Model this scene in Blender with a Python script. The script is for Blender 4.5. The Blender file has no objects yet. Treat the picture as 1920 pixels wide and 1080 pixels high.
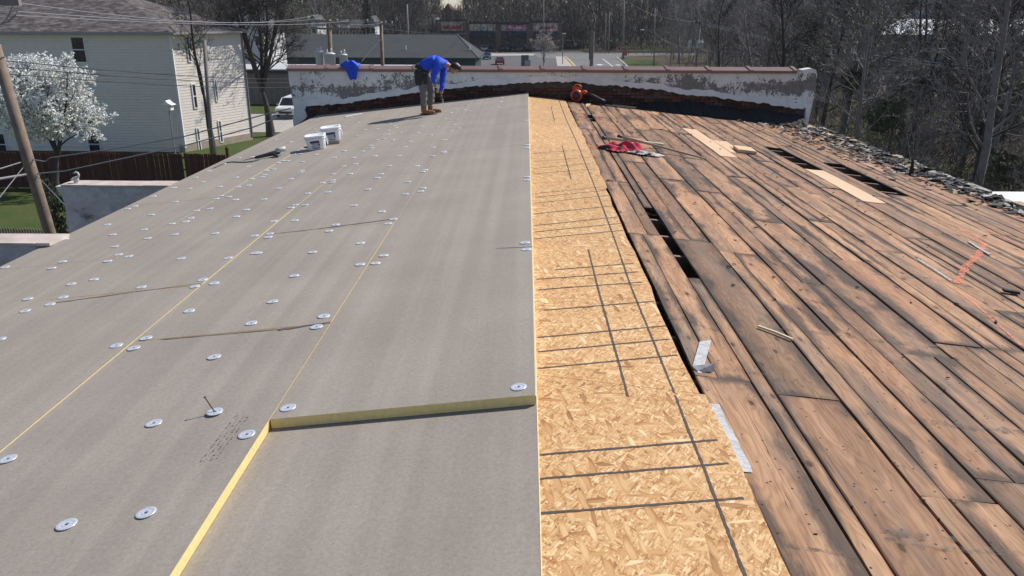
import bpy, bmesh, math, random
from math import sin, cos, tan, atan, atan2, pi, radians, sqrt, exp
from mathutils import Vector, Matrix
random.seed(7)
SC = bpy.context.scene
COL = SC.collection
V = Vector

# ------------------------------------------------------------------ camera
F = 1450.0
PITCH = atan(511 / F); YAW = atan(25 / (F / cos(PITCH))); ROLL = radians(.2); CZ = 9.5
fw = V((-sin(YAW) * cos(PITCH), cos(YAW) * cos(PITCH), -sin(PITCH)))
rt0 = V((cos(YAW), sin(YAW), 0)); up0 = rt0.cross(fw)
rt = rt0 * cos(ROLL) + up0 * sin(ROLL); up = up0 * cos(ROLL) - rt0 * sin(ROLL)
cam_d = bpy.data.cameras.new('camera'); cam = bpy.data.objects.new('camera', cam_d); COL.objects.link(cam)
cam.matrix_world = Matrix(((rt.x, up.x, -fw.x, 0), (rt.y, up.y, -fw.y, 0), (rt.z, up.z, -fw.z, CZ), (0, 0, 0, 1)))
cam_d.sensor_width = 36; cam_d.lens = 36 * F / 1920; cam_d.clip_end = 3000; cam_d.clip_start = .05
SC.camera = cam
# ------------------------------------------------------------------ light
SUN_AZ, SUN_EL = radians(57), radians(45)          # azimuth from +Y towards +X
W = bpy.data.worlds.new('World'); SC.world = W; W.use_nodes = True
wn = W.node_tree; bg = wn.nodes['Background']; sky = wn.nodes.new('ShaderNodeTexSky')
sky.sky_type = 'NISHITA'; sky.sun_disc = False; sky.sun_elevation = SUN_EL; sky.sun_rotation = SUN_AZ
sky.altitude = 200; sky.air_density = 1; sky.ozone_density = 2; sky.dust_density = .4
tint = wn.nodes.new('ShaderNodeMixRGB'); tint.blend_type = 'MULTIPLY'; tint.inputs[0].default_value = 1; tint.inputs[2].default_value = (1.01, .975, 1.01, 1)
wn.links.new(sky.outputs[0], tint.inputs[1]); wn.links.new(tint.outputs[0], bg.inputs[0]); bg.inputs[1].default_value = .096
sl = bpy.data.lights.new('sun', 'SUN'); so = bpy.data.objects.new('sun', sl); COL.objects.link(so)
sl.energy = 4.8; sl.angle = radians(.53); sl.color = (1, .955, .89)
sdir = V((sin(SUN_AZ) * cos(SUN_EL), cos(SUN_AZ) * cos(SUN_EL), sin(SUN_EL)))
so.rotation_euler = (-sdir).to_track_quat('-Z', 'Y').to_euler(); so.location = (20, 10, 40)
SC.view_settings.view_transform = 'Standard'; SC.view_settings.look = 'None'
SC.view_settings.exposure = .12; SC.view_settings.gamma = 1; SC.view_settings.use_curve_mapping = False
SC.cycles.max_bounces = 5; SC.cycles.diffuse_bounces = 3; SC.cycles.glossy_bounces = 2
SC.cycles.transparent_max_bounces = 6

# ------------------------------------------------------------------ where things stand (measured from the photograph)
def ray(x, y): return fw + rt * ((x - 960) / F) - up * ((y - 540) / F)
def P(x, y, z=0.0):
    d = ray(x, y); t = (z - CZ) / d.z; return V((d.x * t, d.y * t, z))
def D(x, y, Y):
    d = ray(x, y); t = Y / d.y; return V((d.x * t, Y, CZ + d.z * t))
ZB, XR = 7.87, .055
SL, SR = .11, -.10
ZD = ZB - .08
def zl(x): return ZB + SL * (x - XR)                # top of the insulation boards
def zr(x): return ZD + SR * (x - XR)                # top of the plank deck
def onplane(x, y, z0, s):
    d = ray(x, y); t = (z0 - s * XR - CZ) / (d.z - s * d.x); return V((d.x * t, d.y * t, CZ + d.z * t))
def RL(x, y): return onplane(x, y, ZB, SL)
def RR(x, y):
    p = onplane(x, y, ZD, SR)
    return V((p.x * 17.62 / p.y, 17.62, zr(p.x * 17.62 / p.y))) if p.y > 17.62 else p
YW = 17.9

# ------------------------------------------------------------------ mesh helpers
class MB:
    def __init__(s): s.v = []; s.f = []; s.m = []; s.uv = None
    def add(s, vs, fs, m=0):
        b = len(s.v); s.v += [tuple(v) for v in vs]
        for f in fs: s.f.append(tuple(b + i for i in f)); s.m.append(m)
        return s
    def quad(s, a, b, c, d, m=0): return s.add([a, b, c, d], [(0, 1, 2, 3)], m)
    def box(s, x0, y0, z0, x1, y1, z1, m=0):
        vs = [(x, y, z) for z in (z0, z1) for y in (y0, y1) for x in (x0, x1)]
        return s.add(vs, [(0, 2, 3, 1), (4, 5, 7, 6), (0, 1, 5, 4), (2, 6, 7, 3), (0, 4, 6, 2), (1, 3, 7, 5)], m)
    def hexa(s, p, m=0):                              # 8 points: bottom 4 ccw, top 4 ccw
        return s.add(p, [(3, 2, 1, 0), (4, 5, 6, 7), (0, 1, 5, 4), (1, 2, 6, 5), (2, 3, 7, 6), (3, 0, 4, 7)], m)
    def obox(s, c, ax, ay, az, m=0):                  # oriented box: centre and three half vectors
        c = V(c); ax = V(ax); ay = V(ay); az = V(az)
        p = [c - ax - ay - az, c + ax - ay - az, c + ax + ay - az, c - ax + ay - az,
             c - ax - ay + az, c + ax - ay + az, c + ax + ay + az, c - ax + ay + az]
        return s.hexa(p, m)
    def prism(s, poly, z0, z1, m=0):                  # poly: list of (x,y), ccw
        n = len(poly)
        vs = [(x, y, z0) for x, y in poly] + [(x, y, z1) for x, y in poly]
        return s.add(vs, [tuple(range(n - 1, -1, -1)), tuple(range(n, 2 * n))] + [(i, (i + 1) % n, n + (i + 1) % n, n + i) for i in range(n)], m)
    def tube(s, pts, rs, n=6, m=0, cap=True):
        pts = [V(p) for p in pts]; b = len(s.v); k = len(pts); ref = None
        for i, p in enumerate(pts):
            d = (pts[min(i + 1, k - 1)] - pts[max(i - 1, 0)])
            if d.length < 1e-9: d = V((0, 0, 1))
            d.normalize()
            if ref is None: ref = V((1, 0, 0)) if abs(d.x) < .8 else V((0, 1, 0))
            a = ref - d * ref.dot(d)
            if a.length < 1e-4: a = d.orthogonal()
            a.normalize(); ref = a; c = d.cross(a); r = rs[i] if isinstance(rs, (list, tuple)) else rs
            for j in range(n):
                t = 2 * pi * j / n; q = p + (a * cos(t) + c * sin(t)) * r; s.v.append((q.x, q.y, q.z))
        for i in range(k - 1):
            for j in range(n):
                j2 = (j + 1) % n
                s.f.append((b + i * n + j, b + i * n + j2, b + i * n + n + j2, b + i * n + n + j)); s.m.append(m)
        if cap:
            s.f.append(tuple(b + j for j in range(n - 1, -1, -1))); s.m.append(m)
            s.f.append(tuple(b + (k - 1) * n + j for j in range(n))); s.m.append(m)
        return s
    def lathe(s, prof, c=(0, 0, 0), n=16, m=0, M=None, sq=0):   # profile of (r,z); sq>0 squares the plan
        b = len(s.v); c = V(c)
        for r, z in prof:
            for j in range(n):
                t = 2 * pi * j / n; k = 1
                if sq: k = (abs(cos(t)) ** sq + abs(sin(t)) ** sq) ** (-1 / sq)
                q = V((r * k * cos(t), r * k * sin(t), z))
                if M: q = M @ q
                q += c; s.v.append((q.x, q.y, q.z))
        for i in range(len(prof) - 1):
            for j in range(n):
                j2 = (j + 1) % n; s.f.append((b + i * n + j, b + i * n + j2, b + i * n + n + j2, b + i * n + n + j)); s.m.append(m)
        s.f.append(tuple(b + j for j in range(n - 1, -1, -1))); s.m.append(m)
        s.f.append(tuple(b + (len(prof) - 1) * n + j for j in range(n))); s.m.append(m)
        return s
    def ball(s, c, r, m=0, n=8, k=5):
        r = r if isinstance(r, (tuple, list)) else (r, r, r)
        prof = [(max(sin(pi * i / k), .02), -cos(pi * i / k)) for i in range(k + 1)]
        return s.lathe(prof, c, n, m, Matrix.Diagonal(r))
    def mesh(s, name, mats, smooth=False):
        me = bpy.data.meshes.new(name); me.from_pydata(s.v, [], s.f)
        mats = mats if isinstance(mats, (list, tuple)) else [mats]
        for x in mats: me.materials.append(x)
        if len(mats) > 1: me.polygons.foreach_set('material_index', s.m)
        if smooth: me.polygons.foreach_set('use_smooth', [True] * len(me.polygons))
        if s.uv:
            for nm, arr in s.uv.items():
                l = me.uv_layers.new(name=nm)
                for lp in me.loops: l.data[lp.index].uv = arr[lp.vertex_index]
        me.update(); return me
    def build(s, name, mats, parent=None, smooth=False, **kw):
        return link(name, s.mesh(name, mats, smooth), parent, **kw)
def link(name, me, parent=None, loc=None, label=None, cat=None, group=None, kind=None, rz=0):
    o = bpy.data.objects.new(name, me); COL.objects.link(o)
    if parent: o.parent = parent
    if loc is not None: o.location = loc
    if rz: o.rotation_euler = (0, 0, rz)
    return tag(o, label, cat, group, kind)
def tag(o, label=None, cat=None, group=None, kind=None):
    if label: o['label'] = label
    if cat: o['category'] = cat
    if group: o['group'] = group
    if kind: o['kind'] = kind
    return o
def thing(name, label, cat, loc=(0, 0, 0), rz=0, group=None, scale=None):
    o = link(name, None, None, loc, label, cat, group, rz=rz)
    o.empty_display_size = .1
    if scale: o.scale = scale
    return o
def dup(root, loc, rz=0, label=None, group=None, scale=None):
    r = root.copy(); COL.objects.link(r); r.location = loc; r.rotation_euler = (0, 0, rz)
    if scale: r.scale = scale if isinstance(scale, (tuple, list)) else (scale,) * 3
    if label: r['label'] = label
    if group: r['group'] = group
    for ch in root.children:
        c = ch.copy(); COL.objects.link(c); c.parent = r
        for g in ch.children:
            d = g.copy(); COL.objects.link(d); d.parent = c
    return r

# ------------------------------------------------------------------ material helpers
class G:
    def __init__(s, name):
        s.mat = bpy.data.materials.new(name); s.mat.use_nodes = True; s.t = s.mat.node_tree
        s.b = s.t.nodes['Principled BSDF']
    def n(s, ty, **kw):
        nd = s.t.nodes.new('ShaderNode' + ty)
        for k, v in kw.items():
            k2 = k.replace('_', ' ')
            if isinstance(k, str) and k.startswith('p_'): setattr(nd, k[2:], v)
            else: s.set(nd.inputs[int(k[1:])] if k[0] == 'i' and k[1:].isdigit() else nd.inputs[k2], v)
        return nd
    def set(s, inp, v):
        if isinstance(v, bpy.types.NodeSocket): s.t.links.new(v, inp)
        else:
            if isinstance(v, (tuple, list)) and inp.type == 'RGBA' and len(v) == 3: v = (*v, 1)
            inp.default_value = v
    def co(s, which='Object', scale=None, rot=None, loc=None):
        o = s.n('TexCoord').outputs[which]
        return s.mp(o, scale, rot, loc) if (scale or rot or loc) else o
    def mp(s, o, scale=None, rot=None, loc=None):
        return s.n('Mapping', Vector=o, Scale=scale or (1, 1, 1), Rotation=rot or (0, 0, 0), Location=loc or (0, 0, 0)).outputs[0]
    def noise(s, vec, scale, detail=4, rough=.55, dist=0):
        return s.n('TexNoise', Vector=vec, Scale=scale, Detail=detail, Roughness=rough, Distortion=dist).outputs['Fac']
    def math(s, op, a, b=0, c=None, clamp=False):
        nd = s.n('Math', p_operation=op, p_use_clamp=clamp); s.set(nd.inputs[0], a); s.set(nd.inputs[1], b)
        if c is not None: s.set(nd.inputs[2], c)
        return nd.outputs[0]
    def ramp(s, f, stops, inter='LINEAR'):
        nd = s.n('ValToRGB'); s.set(nd.inputs[0], f); cr = nd.color_ramp; cr.interpolation = inter
        while len(cr.elements) < len(stops): cr.elements.new(.5)
        for e, (p, c) in zip(cr.elements, stops):
            e.position = p; e.color = (*c, 1) if isinstance(c, (tuple, list)) else (c, c, c, 1)
        return nd.outputs[0]
    def mix(s, f, a, b, mode='MIX'):
        nd = s.n('MixRGB', p_blend_type=mode); s.set(nd.inputs[0], f); s.set(nd.inputs[1], a); s.set(nd.inputs[2], b); return nd.outputs[0]
    def step(s, f, a, b):
        nd = s.n('MapRange', p_clamp=True); s.set(nd.inputs[0], f); nd.inputs[1].default_value = a; nd.inputs[2].default_value = b; return nd.outputs[0]
    def rnd(s): return s.n('ObjectInfo').outputs['Random']
    def bump(s, h, st=.3, d=.01):
        s.set(s.b.inputs['Normal'], s.n('Bump', Strength=st, Distance=d, Height=h).outputs[0])
    def out(s, col, rough=.8, metal=0, spec=None):
        s.set(s.b.inputs['Base Color'], col); s.set(s.b.inputs['Roughness'], rough); s.set(s.b.inputs['Metallic'], metal)
        if spec is not None: s.b.inputs['Specular IOR Level'].default_value = spec
        return s.mat
def mulc(c, k): return tuple(min(x * k, 1) for x in c)
_sc = {}
def simple(name, c, rough=.75, var=.25, scale=6, metal=0, rv=0, spec=None, bump=0):
    if name in _sc: return _sc[name]
    g = G(name); n = g.noise(g.co(), scale, 5, .6)
    col = g.ramp(n, [(.25, mulc(c, 1 - var)), (.75, mulc(c, 1 + var))])
    if rv: col = g.mix(1, col, g.ramp(g.rnd(), [(0, 1 - rv), (1, 1.0)]), 'MULTIPLY')
    if bump: g.bump(n, bump, .01)
    _sc[name] = g.out(col, rough, metal, spec); return _sc[name]

M = {}
# grey facer of the insulation boards: fibrous speckle, faint rolled streaks along the board, scuffs
g = G('board_facer'); c = g.co()
fine = g.noise(c, 210, 3, .75); mid = g.noise(c, 62, 5, .7); big = g.noise(c, 1.3, 3)
st = g.noise(g.mp(c, (10, .12, 1)), 1, 2, .5)
h = g.math('ADD', g.math('MULTIPLY', fine, .5), g.math('MULTIPLY', mid, .5))
col = g.ramp(h, [(.3, (.25, .217, .180)), (.5, (.345, .302, .256)), (.72, (.44, .392, .338))])
col = g.mix(.42, col, g.ramp(st, [(.35, .82), (.65, 1.10)]), 'MULTIPLY')
col = g.mix(.7, col, g.ramp(big, [(.3, .86), (.7, 1.05)]), 'MULTIPLY')
col = g.mix(1, col, g.ramp(g.rnd(), [(0, (.93, .93, .94)), (1, (1.0, .985, .965))]), 'MULTIPLY')
g.bump(fine, .18, .003)
M['facer'] = g.out(col, .85, 0, .25)
M['foam'] = simple('yellow_foam', (.78, .62, .27), .85, .12, 40, bump=.2)
M['plate'] = simple('galvanized_plate', (.86, .88, .9), .38, .06, 60, metal=.55)
M['screw'] = simple('dark_screw', (.03, .03, .03), .5, .2, 30)
# oriented strand board: several layers of long flakes laid at different angles
g = G('strand_board'); c = g.co()
col = g.ramp(g.noise(c, 30, 3), [(.3, (.44, .26, .13)), (.7, (.57, .38, .2))])
for i, (a, sx, sy, th) in enumerate([(.35, 26, 110, .3), (1.75, 22, 95, .42), (-.6, 27, 125, .45), (1.1, 23, 110, .5), (2.6, 24, 100, .5), (.05, 18, 90, .55), (-1.2, 23, 130, .55), (.8, 19, 95, .6), (2.1, 20, 105, .6), (-.2, 10, 44, .85), (1.4, 10, 42, .87)]):
    wv = g.n('VectorMath', p_operation='ADD'); g.set(wv.inputs[0], g.mp(c, (1, 1, 1), (0, 0, a), (i * 3.7, i * 1.9, i * .63)))
    nn = g.n('TexNoise', Vector=c, Scale=14, Detail=1); sc_ = g.n('VectorMath', p_operation='SCALE'); g.set(sc_.inputs[0], nn.outputs['Color']); sc_.inputs['Scale'].default_value = .012
    g.set(wv.inputs[1], sc_.outputs[0])
    vo = g.n('TexVoronoi', Vector=g.mp(wv.outputs[0], (sx, sy, 1)), Scale=1, p_voronoi_dimensions='2D')
    sp = g.n('SeparateColor', Color=vo.outputs['Color'])
    fl = g.ramp(sp.outputs['Green'], [(0, (.33, .16, .06)), (.08, (.50, .275, .115)), (.45, (.60, .375, .175)), (.8, (.66, .44, .225)), (1, (.76, .58, .34))])
    gr = g.noise(g.mp(wv.outputs[0], (14, 190, 1)), 1, 2)
    fl = g.mix(.5, fl, g.ramp(gr, [(.35, .78), (.6, 1.06)]), 'MULTIPLY')
    fl = g.mix(1, fl, g.ramp(vo.outputs['Distance'], [(.38, 1.0), (.75, (.70, .57, .44))]), 'MULTIPLY')
    col = g.mix(g.math('GREATER_THAN', sp.outputs['Red'], th), col, fl)
col = g.mix(g.step(g.noise(c, 26, 2), .735, .76), col, (.16, .07, .03))
col = g.mix(1, col, g.ramp(g.rnd(), [(0, (.93, .91, .88)), (1, (1.04, 1.02, 1.0))]), 'MULTIPLY')
M['osb'] = g.out(col, .7, 0, .3)
M['marker'] = simple('black_marker_ink', (.062, .05, .045), .8, .5, 60)
M['osb_edge'] = simple('strand_board_edge', (.45, .28, .13), .8, .3, 60)
# old roof planks: uv0 = metres across/along with a random offset, uv1 = 0..1 across/along
def plank_mat(name, ca, cb, cd, stain, tar):
    g = G(name); uv = g.n('UVMap', p_uv_map='grain').outputs[0]; e = g.n('SeparateXYZ', Vector=g.n('UVMap', p_uv_map='edge').outputs[0])
    r = g.rnd(); warp = g.noise(g.mp(uv, (5, .9, 1)), 1, 3, .5)
    ring = g.math('SINE', g.math('MULTIPLY', g.math('ADD', warp, g.math('MULTIPLY', g.n('SeparateXYZ', Vector=uv).outputs[0], .7)), 95))
    ring = g.step(ring, -.4, 1)
    fib = g.noise(g.mp(uv, (130, 3.2, 1)), 1, 4, .65); broad = g.noise(g.mp(uv, (7, .7, 1)), 1, 4, .6)
    col = g.ramp(broad, [(.28, cd), (.5, ca), (.72, cb)])
    col = g.mix(.42, col, g.ramp(fib, [(.32, .5), (.6, 1.15)]), 'MULTIPLY')
    col = g.mix(g.math('MULTIPLY', ring, .36), col, g.mix(1, col, (.52, .42, .36), 'MULTIPLY'))
    col = g.mix(1, col, g.ramp(r, [(0, (.62, .6, .6)), (.35, (.95, .82, .74)), (.65, (1.0, .94, .88)), (1, (1.18, 1.04, .92))]), 'MULTIPLY')
    # knots
    kv = g.n('TexVoronoi', Vector=g.mp(uv, (3.4, 1.5, 1)), Scale=1, p_voronoi_dimensions='2D')
    kd = g.math('ADD', kv.outputs['Distance'], g.math('MULTIPLY', g.math('SUBTRACT', fib, .5), .05))
    col = g.mix(g.math('MULTIPLY', g.step(kd, .13, .06), .4), col, mulc(ca, .4)); col = g.mix(g.step(kd, .05, .035), col, (.09, .045, .025))
    # weather-grey patches
    gp = g.noise(g.mp(uv, (4, .55, 1), None, (9, 3, 0)), 1, 5, .65)
    col = g.mix(g.math('MULTIPLY', g.step(gp, .50, .68), .75), col, (.155, .125, .105))
    # pale bluish scabs of old mastic
    mp_ = g.noise(g.mp(uv, (9, 1.6, 1), None, (31, 7, 0)), 1, 5, .6)
    col = g.mix(g.math('MULTIPLY', g.step(mp_, .70, .725), .85), col, g.ramp(fib, [(.3, (.2, .19, .19)), (.7, (.40, .39, .385))]))
    # tar stain along edges and ends
    eu = g.math('MINIMUM', e.outputs[0], g.math('SUBTRACT', 1, e.outputs[0])); ev = g.math('MINIMUM', e.outputs[1], g.math('SUBTRACT', 1, e.outputs[1]))
    sn = g.math('MULTIPLY', g.step(g.noise(g.mp(uv, (1.6, .8, 1), None, (17, 2, 0)), 1, 3, .6), .36, .66), g.math('MULTIPLY', g.noise(g.mp(uv, (16, 3.2, 1), None, (3, 11, 0)), 1, 6, .78), 1.9))
    ed = g.math('MINIMUM', eu, g.math('MULTIPLY', ev, 9))
    sf = g.step(g.math('SUBTRACT', g.math('MULTIPLY', sn, stain), ed), .05, .3)
    col = g.mix(g.math('MULTIPLY', sf, .82), col, tar)
    # splits, nail holes, tar spots
    cr_ = g.noise(g.mp(uv, (34, .5, 1), None, (5, 5, 0)), 1, 2)
    col = g.mix(g.math('MULTIPLY', g.step(g.math('ABSOLUTE', g.math('SUBTRACT', cr_, .46)), .006, .001), .8), col, (.03, .02, .015))
    nv = g.n('TexVoronoi', Vector=uv, Scale=13, p_voronoi_dimensions='2D'); nr = g.n('SeparateColor', Color=nv.outputs['Color']).outputs['Red']
    col = g.mix(g.math('MULTIPLY', g.step(nv.outputs['Distance'], .085, .05), g.math('GREATER_THAN', nr, .7)), col, (.02, .016, .014))
    tp = g.noise(uv, 17, 5, .75); col = g.mix(g.step(tp, .68, .72), col, (.035, .028, .024))
    g.bump(g.math('ADD', g.math('MULTIPLY', fib, .6), g.math('MULTIPLY', ring, .2)), .35, .004)
    return g.out(col, .8, 0, .25)
M['plank'] = plank_mat('weathered_plank', (.405, .255, .158), (.58, .39, .255), (.235, .155, .108), .62, (.05, .042, .038))
M['plank_new'] = simple('fresh_lumber', (.66, .44, .27), .75, .08, 9, bump=.1)
M['black'] = simple('void_shade_black', (.012, .011, .01), .95, .3, 5)  # near-black colour painting the darkness under the planks
M['joist'] = simple('joist_wood', (.22, .15, .1), .85, .3, 20)
M['tar'] = simple('black_tar_felt', (.016, .015, .015), .85, .5, 14, bump=.5)
M['scrap'] = simple('shingle_scrap', (.075, .072, .069), .85, .5, 30, rv=.75)
M['scrap_pale'] = simple('pale_scrap', (.42, .40, .37), .8, .4, 20, rv=.5)
M['splinter'] = simple('splintered_wood', (.50, .34, .19), .8, .4, 25, rv=.4)
# white paint peeling off grey render
g = G('peeling_white_render'); c = g.co(); z = g.n('SeparateXYZ', Vector=c)
drip = g.noise(g.mp(c, (5.5, 1, 2.6)), 1, 7, .72); blob = g.noise(g.mp(c, (.75, 1, 1.9)), 1, 4, .55); fin = g.noise(c, 26, 5, .7)
hb = g.math('MULTIPLY', g.math('ABSOLUTE', g.math('SUBTRACT', z.outputs[2], 7.95)), -.62)
f = g.math('ADD', g.math('ADD', g.math('MULTIPLY', drip, .75), g.math('MULTIPLY', blob, .85)), g.math('ADD', hb, g.math('MULTIPLY', fin, .62)))
grey = g.ramp(g.noise(c, 9, 6, .7), [(.3, (.17, .158, .142)), (.7, (.275, .258, .235))])
white = g.ramp(g.noise(c, 4, 6, .65), [(.3, (.64, .63, .61)), (.7, (.82, .81, .79))])
col = g.mix(g.step(f, 1.01, 1.03), white, grey)
g.bump(f, .35, .02); M['render'] = g.out(col, .85, 0, .2)
M['whitewash'] = simple('white_flashing_paint', (.76, .76, .75), .7, .12, 5, bump=.3)
g = G('old_red_brick'); c = g.co(); r = g.rnd()
col = g.ramp(r, [(0, (.05, .035, .03)), (.4, (.13, .058, .045)), (.75, (.22, .085, .062)), (1, (.17, .12, .10))])
col = g.mix(g.step(g.noise(c, 4, 5, .7), .52, .66), col, (.035, .03, .028)); col = g.mix(.6, col, g.ramp(g.noise(c, 40, 4), [(.3, .6), (.7, 1.2)]), 'MULTIPLY')
M['brick'] = g.out(col, .9, 0, .2)
M['mortar'] = simple('dark_mortar', (.10, .085, .075), .95, .5, 12)
M['coping'] = simple('glazed_coping_tile', (.23, .14, .118), .4, .12, 7, rv=.15)
M['brickwall'] = simple('brick_mass', (.2, .1, .07), .9, .3, 8)
# old whitewashed block walls at the left
g = G('worn_whitewash_block'); c = g.co(); n1 = g.noise(g.mp(c, (.9, 1, 1.4)), 1, 6, .7); n2 = g.noise(c, 7, 6, .7)
col = g.mix(g.step(n1, .54, .62), g.ramp(n2, [(.3, (.40, .40, .39)), (.7, (.66, .65, .63))]), (.2, .2, .195))
cr_ = g.n('TexVoronoi', Vector=g.mp(c, (1.2, 1, 2.6)), Scale=1.4, p_feature='DISTANCE_TO_EDGE').outputs['Distance']
col = g.mix(g.math('MULTIPLY', g.step(cr_, .012, .004), .18), col, (.12, .12, .12)); M['block'] = g.out(col, .9, 0, .2)
M['block_cap'] = simple('pinkish_block_cap', (.52, .44, .39), .85, .25, 4)
M['orange'] = None
g = G('orange_marking_paint'); c = g.co(); a = g.math('MULTIPLY', g.step(g.noise(c, 45, 5, .8), .40, .62), .8)
tr = g.n('BsdfTransparent'); mx = g.n('MixShader'); g.b.inputs['Base Color'].default_value = (.95, .22, .10, 1); g.b.inputs['Roughness'].default_value = .6
g.set(mx.inputs[0], a); g.set(mx.inputs[1], tr.outputs[0]); g.set(mx.inputs[2], g.b.outputs[0]); g.t.links.new(mx.outputs[0], g.t.nodes['Material Output'].inputs[0])
M['orange'] = g.mat

# ================================================================== the roof under repair
roof = thing('roofed_building', 'low-pitched building being re-roofed, half grey boards, half bare planks', 'building')
def slab(x0, x1, y0, y1, zf, off, th, mats, name, skew=0, lab=None, dz=(0, 0)):
    m = MB(); a = zf(x0) + off; b = zf(x1) + off
    p = [(x0, y0, a - th + dz[0]), (x1, y0 + skew, b - th + dz[0]), (x1, y1 + skew, b - th + dz[1]), (x0, y1, a - th + dz[1]),
         (x0, y0, a + dz[0]), (x1, y0 + skew, b + dz[0]), (x1, y1 + skew, b + dz[1]), (x0, y1, a + dz[1])]
    m.hexa(p, 1); m.m[1] = 0
    return m.build(name, mats, roof, label=lab)
FB = [M['facer'], M['foam']]
XE = -4.73
# lower layer
for i, (a, b) in enumerate([(-1.17, .062), (-2.4, -1.176), (-3.6, -2.406), (XE, -3.606)]):
    y = -.9 - (i % 2) * 1.2
    while y < 17.8:
        y2 = min(y + 2.44, 17.8); y3 = y2
        if i == 0 and y < 4 < y2 + 2.5 and y2 < 5: pass
        slab(a, b, y, y3 - .003, zl, -.0515, .05, FB, 'base_board'); y = y2
# upper layer: four columns of boards with staggered end joints
cols = [(-1.166, .055, 3.15), (-2.397, -1.173, 4.343 - 4.88), (-3.598, -2.404, 5.40 - 7.32), (XE, -3.606, 6.46 - 7.32)]
for i, (a, b, y0) in enumerate(cols):
    y = y0
    while y < 17.8:
        y2 = min(y + 2.44, 17.83); g1 = random.uniform(.004, .010)
        slab(a, b - random.uniform(0, .003) + (.0055 if (i == 1 and (6.7 < y < 6.9 or y > 9)) or (i == 2 and y > 7) or (i == 3 and random.random() < .8) else .0025), y, y2 - g1, zl, random.uniform(-.001, .0015), .05, FB, 'insulation_board',
             skew=.012 if i == 0 and y == y0 else random.uniform(-.005, .005)); y = y2
# pale foam lip along the ridge edge
M['lip'] = simple('pale_foam_lip', (.66, .58, .38), .8, .1, 30)
m = MB(); m.box(.0565, 3.16, ZB - .045, .0605, 17.8, ZB - .004); m.build('foam_edge', M['lip'], roof)
m = MB(); m.box(.0635, -.9, ZB - .095, .068, 17.8, ZB - .057); m.build('foam_edge', M['lip'], roof)
# drip edge along the left eave
m = MB(); zz = zl(XE); m.box(XE - .02, -.9, zz - .16, XE - .002, 17.85, zz - .006); m.build('eave_nailer', M['joist'], roof)
# plates: galvanised discs screwed through the boards
pl = MB(); pl.lathe([(.037, 0), (.0385, .0022), (.036, .0036), (.031, .0022), (.028, .0036), (.025, .0022), (.020, .0016), (.014, .0034), (.009, .0034), (.0065, .001)], n=20)
pl_me = pl.mesh('fastener_plate', M['plate'], True)
sc = MB(); sc.lathe([(.0062, 0), (.0062, .0026), (.004, .0036)], n=8); sc_me = sc.mesh('screw_head', M['screw'])
tilt = Matrix.Rotation(-atan(SL), 4, 'Y')
PX = [(15, 501), (232, 503, 0)] and []
def z5(l): return [(x / 4, 270 + y / 4) for x, y in l]
def z6(l): return [(480 + x / 4, 270 + y / 4) for x, y in l]
def zlw(l): return [(x / 2, 540 + y / 2) for x, y in l]
def z2(l): return [(480 + x / 4, y / 4) for x, y in l]
PX += z5([(40, 925), (390, 933), (470, 884), (808, 880), (890, 831), (965, 845), (862, 771), (847, 681), (490, 716), (806, 606), (1135, 532), (957, 487), (1013, 467), (1150, 394), (1315, 436), (1475, 502), (1575, 486), (1290, 600), (1395, 583), (1432, 556), (1082, 643), (1107, 709), (1310, 680), (1615, 672), (1850, 494), (1775, 545), (1305, 329), (1422, 335), (1520, 286), (1468, 252), (1570, 204), (1650, 320), (1785, 324), (1866, 311), (1890, 263), (1772, 252), (1860, 168), (1895, 97), (1792, 104), (1680, 150), (1655, 391), (1718, 397), (1622, 411), (1768, 419), (1358, 860), (1712, 857), (706, 1017), (535, 1052), (1520, 1020), (1607, 1046), (1060, 1076), (1460, 1070), (1910, 820), (1910, 690)])
PX += z6([(105, 675), (92, 700), (135, 580), (292, 575), (295, 458), (262, 478), (368, 459), (60, 415), (172, 333), (388, 372), (540, 362), (497, 292), (575, 273), (572, 289), (263, 264), (345, 200), (333, 213), (45, 248), (65, 233), (78, 200), (133, 190), (170, 143), (200, 128), (237, 127), (345, 136), (285, 80), (330, 76), (450, 80), (588, 104), (733, 104), (660, 53), (800, 55), (862, 12), (865, 32), (890, 91), (657, 168), (745, 152), (707, 224), (580, 227), (937, 227), (910, 255), (1000, 164), (1208, 166), (1267, 195), (1250, 209), (1072, 89), (1325, 90), (1410, 58), (1410, 70), (1328, 26), (1115, 24), (840, 341), (735, 461), (945, 508), (1030, 565), (992, 598), (598, 607), (548, 654), (783, 745), (425, 813), (15, 820), (287, 990), (780, 905), (897, 896), (958, 838), (1120, 377), (1137, 286), (1253, 332), (1235, 356), (205, 20), (350, 38)])
PX += zlw([(105, 42), (237, 36), (188, 62), (95, 87), (710, 87), (437, 217), (502, 227), (548, 189), (942, 133), (1022, 52), (1214, 107), (1187, 147), (803, 260), (30, 643), (577, 509), (806, 470), (1080, 451), (925, 551), (548, 845), (250, 889), (1, 193)])
PX += [(972, 726.5), (984, 455.5), (987, 468), (988, 332), (988, 338), (988, 272), (988, 277), (987, 226)]
PX += z2([(435, 965), (455, 990), (360, 1020), (260, 1065), (145, 1045), (945, 877), (762, 918), (815, 973), (910, 970), (620, 958), (660, 955), (755, 1018), (1000, 925), (1035, 945), (1050, 957), (990, 980), (1080, 995), (990, 1008), (955, 1015), (960, 1043), (905, 1050), (1025, 1053), (1155, 1063), (1215, 998), (1240, 952), (1310, 1015), (1365, 955), (1455, 980), (1520, 963), (1480, 937), (1505, 898), (1460, 848), (1495, 815), (1560, 823), (1600, 833), (1585, 790), (1650, 757), (1410, 1050), (1840, 737), (1835, 767), (1845, 790), (1815, 805), (1415, 890)])
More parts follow.
